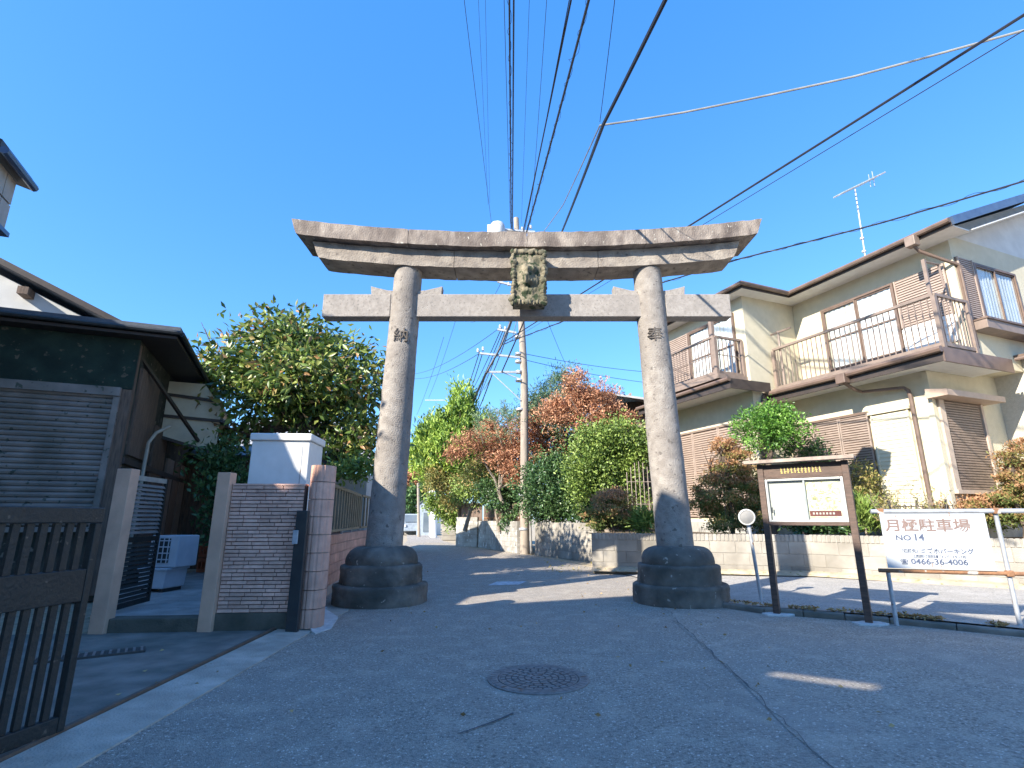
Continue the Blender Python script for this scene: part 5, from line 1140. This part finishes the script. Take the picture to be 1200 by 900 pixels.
# creeper leaves over the fence
cv = tree('climbing_plant', 'pale glossy leaved climber spilling over the top of the picket fence', (at(405,560,12).x,12,1.1), 'climbing plant')
foliage(cv, [blobpx(u,v,12,ru,rv) for u,v,ru,rv in ((408,552,22,8),(388,556,12,6),(428,545,10,12))], 90, 8, .09, .13, .06, L_GRN, 41, name='leaves')

# bright flame-shaped conifer
CY = 31.0
cn = tree('bright_conifer', 'bright yellow-green flame-shaped conifer beside the street, left of the pole', (at(547,610,CY).x, CY, 0))
cb = [blobpx(u,v,CY+dy,ru,rv) for u,v,ru,rv,dy in ((541,478,13,20,0),(536,505,24,22,0),(552,520,26,24,.3),(508,522,20,20,-.3),(525,535,32,26,-.5),(499,545,15,16,.2),(560,545,22,22,.4),(545,500,18,22,.8),(573,530,14,16,.5),(568,512,18,18,.4),(512,505,14,14,.2),(490,535,12,12,0),(575,552,20,18,.6))]
trunk_part(cn, (at(547,640,CY).x, CY, -.1), at(535,560,CY), .28, [b[:3] for b in cb[:6]], BARK, 5)
foliage(cn, cb, 900, 26, .17, .30, .10, L_CON, 51, out=.35, upb=1.1, shell=.72, flat=1.5, tv=.9, rng=.3)
# dark interior bough under it
cx_ = tree('dark_undergrowth', 'dark brown-green tangle of boughs under the bright conifer', (at(520,610,CY-1).x, CY-1, 0), 'bush')
foliage(cx_, [blobpx(u,v,CY-1,ru,rv) for u,v,ru,rv in ((520,564,24,11),(535,572,18,12),(512,556,14,8),(527,588,12,8))], 260, 20, .16, .2, .07, L_OLV, 52, shell=.2, name='foliage')
# gnarled pine-like tree with green leaves right over the wall
def bushy(label, Y, specs, m, n, per, cr, L, W, seed, base=None, name='garden_tree', cat='tree', ends=6, tr=.12, **k):
    bl = [blobpx(u,v,Y+dy,ru,rv) for u,v,ru,rv,dy in specs]; bu, bv = base or (specs[0][0], 612)
    bx = at(bu,bv,Y); t = tree(name, label, (bx.x, Y, .9), cat)
    fk = Vector((bx.x + (bl[0][0]-bx.x)*.4, Y, .9+(bl[0][2]-.9)*.45)); trunk_part(t, (bx.x,Y,.85), fk, tr, [b[:3] for b in bl[:ends]], BARKG, seed)
    foliage(t, bl, n, per, cr, L, W, m, seed, **k); return t
bushy('leafy olive-green tree with a pale leaning trunk above the brown board fence', 27.5, ((560,572,22,20,0),(590,578,24,16,0),(575,555,22,18,.5),(602,565,22,22,.4),(543,582,12,9,-.3)), L_GRN, 714, 16, .16, .125, .065, 61, base=(545,612), shell=.4, tv=.8)
bushy('rust-brown dried juniper across the utility pole', 25.2, ((560,515,24,12,0),(585,520,28,16,0),(615,505,30,16,0),(640,520,26,16,.2),(600,538,26,14,-.3),(655,540,16,18,.4),(535,530,16,10,.2),(605,555,16,18,-.4),(575,500,12,8,.3),(625,490,14,12,.2)), L_RED, 760, 22, .14, .15, .05, 62, base=(600,612), shell=.3, flat=.8, tv=.7)
bushy('dark glossy evergreen shrub mass right of the utility pole over the wall', 22.5, ((640,568,36,26,0),(680,574,30,24,0),(628,585,14,12,0),(660,590,38,12,-.3),(650,550,30,20,.4),(700,590,22,22,.2)), L_DRK, 1190, 14, .16, .125, .065, 63, base=(655,616), shell=.45, tv=.7, name='evergreen_shrub', cat='shrub')
bushy('silvery blue-green cedar with feathery tips behind the rust-brown boughs', 25.5, ((640,470,26,20,0),(655,500,30,26,0),(625,480,16,12,0),(660,445,16,14,.1),(590,490,24,8,.4),(672,470,20,20,.4)), L_BLU, 620, 20, .16, .2, .035, 64, base=(650,612), shell=.25, out=.5, upb=.6, tv=.6)
bushy('tall juniper with big patches of dried orange-brown foliage, right of the pole', 22.8, ((675,455,16,20,0),(700,470,26,18,0),(665,485,24,18,0),(715,490,22,16,.2),(690,500,24,14,-.2),(735,492,16,10,0),(650,480,14,12,.2),(700,520,16,12,.3)), L_RED, 780, 22, .13, .14, .05, 65, base=(700,612), shell=.3, flat=.8, tv=.8)
bushy('fresh green broadleaf tree in front of the dried juniper', 20.0, ((700,520,30,22,0),(725,515,28,22,.1),(690,545,26,20,0),(735,545,22,24,.1),(712,560,30,26,.3),(750,520,12,16,.1),(680,575,14,22,.2),(735,580,22,18,.3)), L_GRN, 1292, 15, .16, .125, .065, 66, base=(712,616), shell=.45, tv=.8)
bushy('dark green mixed tree mass in the middle behind the rust-brown juniper', 26.3, ((585,540,30,24,0),(615,555,34,22,0),(650,535,30,26,.3),(560,555,20,18,.2),(680,530,24,24,.4),(610,520,24,16,.5)), L_OLV, 900, 16, .17, .13, .06, 68, base=(610,612), shell=.4, tv=.8)
bushy('deep green branches low over the white block wall left of the pole', 25.9, ((575,572,16,14,0),(598,582,16,11,0),(612,575,14,14,.1)), L_DRK, 380, 14, .15, .12, .06, 69, base=(585,612), shell=.4, tv=.8, ends=3, tr=.08)
lh = tree('low_hedge', 'dark low hedge along the top of the tall grey wall right of the pole', (at(665,605,23.2).x,23.2,.95), 'hedge')
foliage(lh, [blobpx(u,600,23.0-(u-640)*.04,12,9) for u in range(628,712,10)], 520, 12, .13, .12, .06, L_DRK, 130, shell=.2)
# feathery leader shoots of the cedar: thin upright sprays
fsn = tree('cedar_leader', 'spiky blue-green shoots standing above the dried juniper', (at(660,600,24).x, 24, .9), 'tree')
P=[];D=[];T=[]; rs = np.random.RandomState(5)
mb = MB()
for u0,v0,u1,v1 in ((655,500,660,428),(668,490,674,438),(648,490,645,445),(680,480,690,446),(588,520,572,478),(600,520,590,470),(612,505,606,480),(566,520,560,490),(640,500,628,462),(662,520,650,455)):
    a, b = at(u0,v0,24), at(u1,v1,24+rs.rand()*.6); mb.tube([a,b],[.03,.008],5)
    for i in range(240):
        t = rs.rand(); p = a.lerp(b,t); rr = (1.05-t)*.55+.05; d = Vector(rs.normal(size=3)); d.z = abs(d.z)*.5+.2; d.normalize(); P.append(p+d*rr*rs.rand()*1.0); D.append(d); T.append(rs.rand())
part(fsn, 'stem', mb, BARK); me = leaf_mesh('crown', np.array([tuple(p) for p in P]), np.array([tuple(d) for d in D]), np.full(len(P),.17), np.full(len(P),.03), np.array(T), L_BLU); put('crown', me, L_BLU, fsn, 'stuff')
# hanging dark fronds over the white wall
hf = tree('hanging_ivy', 'dark trailing ivy hanging over the top of the white block wall', (at(590,600,25.2).x,25.2,1.4), 'climbing plant')
foliage(hf, [blobpx(u,v,24.9,ru,rv,.2) for u,v,ru,rv in ((590,603,5,16),(598,608,3,12),(583,592,5,8),(606,596,4,8),(575,590,4,7))], 110, 10, .06, .12, .06, L_DRK, 71, upb=-.9, shell=.1, name='leaves')
# layered juniper pads
def pads(label, Y, specs, seed, base, n=26, name='layered_juniper', top=.5):
    bx = at(base[0],base[1],Y); t = tree(name, label, (bx.x,Y,1.0), 'shrub'); bl = [blobpx(u,v,Y+dy,ru,rv) for u,v,ru,rv,dy in specs]
    zz = [b[2] for b in bl]; fk = Vector((bx.x,Y,bl[0][2])); trunk_part(t, (bx.x,Y,.9), fk, .07, [b[:3] for b in bl], BARK, seed)
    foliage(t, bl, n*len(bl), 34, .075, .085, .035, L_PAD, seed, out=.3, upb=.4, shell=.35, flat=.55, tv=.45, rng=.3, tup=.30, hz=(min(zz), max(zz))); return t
pads('rounded layered juniper shrub with rusty top left of the right torii pillar', 15.9, ((716,585,26,7,0),(708,597,22,7,-.2),(728,596,20,7,.2),(718,607,28,7,0),(705,614,18,6,.1),(735,611,18,7,.2),(722,579,18,5,.1)), 81, (718,622), 34)
pads('tall tiered juniper with rust-coloured top between the right pillar and the notice board', 15.6, ((848,521,14,8,0),(858,534,20,7,0),(845,548,22,8,.1),(868,552,20,8,-.1),(838,563,18,7,0),(864,568,26,8,0),(884,575,14,8,.2),(845,582,28,8,-.2),(874,590,26,8,0),(842,600,24,8,.1),(866,608,30,9,-.1),(890,602,16,9,.1),(850,616,24,7,-.2),(826,590,14,9,.1),(820,578,9,8,.2)), 82, (858,625), 40)
pads('rusty layered juniper at the right edge in front of the house', 12.9, ((1190,535,20,7,0),(1205,550,26,9,.1),(1185,560,20,7,0),(1200,572,26,8,-.1),(1180,585,20,8,.1),(1210,590,26,9,0),(1195,605,22,8,.1),(1205,522,16,7,.1)), 83, (1200,622), 42)
pads('low olive and rust juniper clump behind the parking sign', 13.3, ((1150,590,26,7,0),(1125,596,22,6,.1),(1165,602,22,8,0),(1180,612,24,8,0),(1100,600,14,5,.2)), 84, (1150,618), 34)
# round topiary tree
tp = tree('round_topiary_tree', 'small clipped round green tree standing above the notice board', (at(905,560,15.4).x,15.4,1.0))
tb_ = [blobpx(u,v,15.4,ru,rv) for u,v,ru,rv in ((903,497,30,24),(898,505,30,22),(912,502,27,24),(905,488,22,14))]
fk = at(903,530,15.4); trunk_part(tp, (at(905,620,15.4).x,15.4,.9), fk, .10, [at(885,515,15.4), at(900,505,15.4), at(918,512,15.4), at(893,520,15.2)], BARK, 9)
foliage(tp, tb_, 700, 12, .07, .085, .045, L_TOP, 91, out=.8, shell=.82, tv=.5)
bushy('sparse dark purple-green shrub right of the topiary tree', 15.8, ((945,522,16,10,0),(925,530,14,8,0),(955,535,12,10,.1)), L_DRK, 110, 9, .10, .10, .05, 92, base=(940,620), name='sparse_shrub', cat='shrub', tr=.04)
bushy('pale brownish shrub against the brown lattice beside the notice board', 14.6, ((1012,565,14,20,0),(1022,585,18,16,.1),(1005,590,14,14,0),(1035,600,16,12,.1)), L_OLV, 230, 12, .10, .09, .04, 93, base=(1015,622), name='garden_shrub', cat='shrub', tr=.04, shell=.3)
bushy('green grassy-leaved clump directly right of the notice board', 14.2, ((1012,600,10,16,0),(1020,612,14,12,0),(1002,612,10,10,0)), L_GRN, 90, 12, .07, .26, .035, 94, base=(1015,622), name='grassy_clump', cat='plant', tr=.03, upb=1.2, shell=.1)
bushy('dark leafy bush with drooping leaves under the notice board', 14.6, ((960,615,22,9,0),(985,618,16,8,0),(945,618,12,7,.1),(935,610,10,8,0)), L_DRK, 170, 10, .09, .15, .065, 95, base=(962,624), name='low_bush', cat='bush', tr=.03, shell=.2)
bushy('brown and olive scrub behind the tall tiered juniper base', 16.2, ((885,560,16,18,0),(895,590,12,20,0),(890,612,16,10,0)), L_OLV, 200, 12, .10, .09, .04, 96, base=(890,622), name='garden_shrub', cat='shrub', tr=.03, shell=.3)
bushy('bright fern-like plant beside the rounded layered juniper', 15.6, ((757,610,12,9,0),(768,612,8,7,.1),(748,615,8,6,0)), L_GRN, 60, 12, .06, .30, .04, 97, base=(758,622), name='fern_plant', cat='plant', tr=.02, upb=.5, shell=.1)
# bare twiggy bushes and a low iron fence in front of the cream shutter
ir = thing('iron_garden_fence', 'low black wire garden fence in front of the cream shutter', 'fence', tuple(at(1070,620,13.2)))
a, b = at(1035,622,13.9), at(1122,622,12.7); a.z = b.z = 1.0
for z in (1.08,1.52,1.75): mb = MB(); mb.tube([(a.x,a.y,z),(b.x,b.y,z)], .008, 4); part(ir, 'rail', mb, BLACKM)
for i in range(14): p = a.lerp(b,i/13); mb = MB(); r = .022 if i % 5 == 2 else .006; mb.box((p.x-r,p.y-r,.95),(p.x+r,p.y+r,1.78+(.12 if r > .01 else 0))); part(ir, 'upright', mb, BLACKM)
for j, (u0, lab) in enumerate(((1045,'bare twiggy bush left of the black fence post by the cream shutter'),(1068,'bare twiggy bush in the middle behind the low black wire fence'),(1092,'bare twiggy bush nearest the downpipe behind the wire fence'))):
    bb = at(u0,620,13.7-.45*j); tw_ = tree('twiggy_bush', lab, (bb.x,bb.y,1.0), 'bush'); mb = MB(); P=[];D=[];T=[]
    for k in range(26):
        d = Vector((rnd.uniform(-.5,.5), rnd.uniform(-.4,.4), rnd.uniform(.7,1.3))); L = rnd.uniform(.5,1.25); p, r = limb((bb.x+rnd.uniform(-.15,.15),bb.y,.95), Vector((bb.x,bb.y,.95))+d*L, .010, .003, k*3.3+j, .12, 4); mb.tube(p, r, 4)
        for q in range(2):
            s_ = p[2+q]; e = s_+Vector((rnd.uniform(-.3,.3), rnd.uniform(-.2,.2), rnd.uniform(.1,.35))); mb.tube([s_, e], [.005,.002], 3)
            for _ in range(5): P.append(tuple(s_.lerp(e,rnd.random()))); dd_ = Vector((rnd.gauss(0,1),rnd.gauss(0,1),rnd.gauss(0,1))).normalized(); D.append(tuple(dd_)); T.append(rnd.random())
    part(tw_, 'branches', mb, BARKG); me = leaf_mesh('leaves', np.array(P), np.array(D), np.full(len(P),.06), np.full(len(P),.035), np.array(T), L_OLV); put('leaves', me, L_OLV, tw_, 'stuff')
# dry leaves and weeds along the kerb
P=[];D=[];T=[]; rl = random.Random(9)
for a, b, n in ((kp[0],kp[1],150),(kp[1],kp[2],420),(kp[2],kp[3],520),(kp[3],kp[4],300)):
    nn2 = Vector((-(b-a).y,(b-a).x,0)).normalized()
    for i in range(n):
        t = rl.random(); 
        if noise.noise(Vector((t*9,a.x,0))) < -.12: continue
        p = a.lerp(b,t)+nn2*rl.gauss(.17,.05); P.append((p.x,p.y,.095+rl.random()*.02)); d = Vector((rl.gauss(0,1),rl.gauss(0,1),rl.gauss(.1,.35))).normalized(); D.append(tuple(d)); T.append(rl.random())
me = leaf_mesh('dry_leaves', np.array(P), np.array(D), np.full(len(P),.055), np.full(len(P),.03), np.array(T), L_DRY)
o = put('dry_leaves', me, L_DRY, None, 'stuff'); o['label'] = 'dry brown leaves and weeds gathered along the low kerb'; o['category'] = 'leaf litter'
P=[];D=[];T=[]
for i in range(260):
    p = g(rl.uniform(640,850), rl.uniform(655,672)); 
    if noise.noise(Vector((p.x*2,p.y*2,0))) < .0: continue
    P.append((p.x,p.y,.10 if p.x>2.9 else .0)); d = Vector((rl.gauss(0,1),rl.gauss(0,1),rl.gauss(.5,.4))).normalized(); D.append(tuple(d)); T.append(rl.random())
me = leaf_mesh('verge_weeds', np.array(P), np.array(D), np.full(len(P),.12), np.full(len(P),.03), np.array(T), L_OLV)
o = put('verge_weeds', me, L_OLV, None, 'stuff'); o['label'] = 'sparse weeds on the sandy strip below the block walls'; o['category'] = 'weeds'

# ================================================================== FAR END OF THE STREET
fh = tree('distant_autumn_tree', 'reddish autumn tree at the far end of the street beside the left pillar', (at(480,600,60).x,60,0))
fb = [blobpx(u,v,60,ru,rv) for u,v,ru,rv in ((482,556,10,9),(474,565,10,8),(490,562,7,7))]
trunk_part(fh, (at(480,620,60).x,60,0), at(480,575,60), .2, [b[:3] for b in fb], BARK, 3)
foliage(fh, fb, 160, 10, .35, .45, .22, L_RED, 101, shell=.3)
fg = tree('distant_hedge', 'dark green trees at the far end of the street behind the poles', (at(500,600,58).x,58,0), 'hedge')
foliage(fg, [blobpx(u,v,58,ru,rv) for u,v,ru,rv in ((485,585,14,12),(500,578,12,14),(512,590,10,14),(476,598,8,8))], 420, 12, .4, .4, .2, L_DRK, 102, shell=.4)
dw = thing('distant_low_wall', 'low grey wall across the far end of the street', 'wall', (at(485,620,50).x,50,0))
for i in range(8):
    a, b = g(474+i*2.6,626), g(476.5+i*2.6,626); mb = MB(); mb.prism([a,b,b+Vector((0,.2,0)),a+Vector((0,.2,0))], (0,0,.75)); part(dw, 'block', mb, CONC)
# parked pale kei van
kv = thing('parked_pale_van', 'small pale blue-white van parked at the far end of the street', 'van', (at(481,618,52).x,52,0))
c = at(481,618,52); VM = Matrix.Translation((c.x,52,0)) @ Matrix.Rotation(math.radians(15),4,'Z')
CARP = mat('pale_blue_paint', (.34,.39,.45), None, 4, .3, 0); 
mb = MB(VM); mb.prism([(-.75,-1.6,.35),(-.75,1.6,.35),(-.72,1.6,1.9),(-.70,-1.0,1.9),(-.75,-1.5,1.15)], (1.5,0,0)); part(kv, 'body', mb, CARP, bev=.06)
mb = MB(VM); mb.prism([(-.66,-1.54,1.18),(.66,-1.54,1.18),(.62,-1.10,1.80),(-.62,-1.10,1.80)], (0,-.03,0)); part(kv, 'windscreen', mb, DKGLASS)
for x in (-.68,.56): mb = MB(VM); mb.box((x,-1.64,.75),(x+.14,-1.56,.95)); part(kv, 'headlight', mb, WHITE)
for x in (-.70,.70):
    for y in (-1.0,1.0): mb = MB(VM @ Matrix.Translation((x,y,.3)) @ Matrix.Rotation(math.radians(90),4,'Y')); mb.lathe([(.28,-.08),(.28,.08)], (0,0,0), 14); part(kv, 'wheel', mb, BLACKM)
hb = thing('distant_white_building', 'pale blue-white gabled building at the far end behind the white pole', 'building', (at(502,610,50).x,50,0))
c = at(500,610,50); mb = MB(); mb.prism([(c.x-.9,50,0),(c.x+.9,50,0),(c.x+.9,50,2.6),(c.x+.0,50,3.3),(c.x-.9,50,2.6)], (0,3,0)); part(hb, 'wall', mb, CARP)
mb = MB(); mb.box((c.x-.3,49.95,.3),(c.x+.4,49.99,2.0)); part(hb, 'door', mb, DKGLASS)
mb = MB(); mb.prism([(c.x-1.05,49.9,2.52),(c.x,49.9,3.36),(c.x+1.05,49.9,2.52),(c.x+1.05,49.9,2.64),(c.x,49.9,3.48),(c.x-1.05,49.9,2.64)], (0,3.3,0)); part(hb, 'roof', mb, SLATE)
hb2 = thing('distant_roof_house', 'house with orange-brown tiled roof beyond the far end of the street', 'house', (at(478,590,70).x,70,0))
c = at(474,600,70); mb = MB(); mb.prism([(c.x-4,70,0),(c.x+3,70,0),(c.x+3,70,4.5),(c.x-4,70,4.5)], (0,6,0)); part(hb2, 'wall', mb, PALE)
mb = MB(); mb.prism([(c.x-5,69,4.4),(c.x+4,69,4.4),(c.x+4,73,7.2),(c.x-5,73,7.2)], (0,0,.2)); part(hb2, 'roof', mb, mat('orange_brown_tiles', (.42,.24,.15), (.3,.16,.1), 1.2, .8, .3))
far = [( -3.2,38,-1.2,34.5),]
vg = thing('far_verge_hedge', 'green hedge bulging over the cream block pier', 'hedge', (gp.x+1,gp.y+2,0))
foliage(vg, [blobpx(u,v,34,ru,rv) for u,v,ru,rv in ((528,598,14,10),(536,608,10,8),(518,592,10,8),(505,590,4,12))], 260, 14, .18, .2, .1, L_GRN, 103, shell=.3)
# unseen tree added by the house: its crown dapples the street beyond the torii
st_ = tree('dapple_tree', 'unseen leafy tree added by the grey neighbour house to dapple the street', tuple(qa(-10.1,-3.9,0)))
bl = [(*qa(-10.3,-3.9,8.7), .9,.9,.9), (*qa(-10.8,-4.1,9.0), .8,.8,.7), (*qa(-10.0,-3.9,8.0), .6,.6,.7), (*qa(-11.1,-3.9,8.4), .7,.7,.7)]
trunk_part(st_, tuple(qa(-10.1,-3.9,0)), tuple(qa(-10.1,-3.9,7.0)), .16, [b[:3] for b in bl], BARK, 4)
foliage(st_, bl, 300, 10, .17, .22, .11, L_DRK, 120, shell=.3)
dk = thing('dark_yard_backing', 'dark board backing added to darken the gap behind the left yard', 'shed', (-7.5,17.5,0))  # boards and roof added to fill the bright gap with dark
for i in range(14):
    mb = MB(); x = -11.0+i*.34; mb.box((x,16.6,0),(x+.33,16.66,3.3)); part(dk, 'board', mb, DKWOOD)
mb = MB(); mb.prism([(-11.2,16.3,3.25),(-5.9,16.3,3.25),(-5.9,19,3.9),(-11.2,19,3.9)], (0,0,.1)); part(dk, 'roof', mb, SLATE)

# stray fallen leaves on the road and driveway
P=[];D=[];T=[]; rl = random.Random(19)
for i in range(150):
    x, y = rl.uniform(-2.4,3.2), rl.uniform(4.2,16)
    if rl.random() < .5: x = rl.choice((-2.75+rl.gauss(0,.12)-.03*y, 2.3+rl.gauss(0,.5)))
    P.append((x,y,.016+rl.random()*.01)); d = Vector((rl.gauss(0,1),rl.gauss(0,1),rl.gauss(.05,.12))).normalized(); D.append(tuple(d)); T.append(rl.random())
for x, y in ((-3.55,5.6),(-3.9,6.4),(-3.3,4.9)): P.append((x,y,.035)); D.append((.7,.6,.1)); T.append(.9)
me = leaf_mesh('fallen_leaves', np.array(P), np.array(D), np.full(len(P),.05), np.full(len(P),.028), np.array(T), L_DRY)
o = put('fallen_leaves', me, L_DRY, None, 'stuff'); o['label'] = 'stray dry leaves lying on the road and driveway'; o['category'] = 'leaf litter'
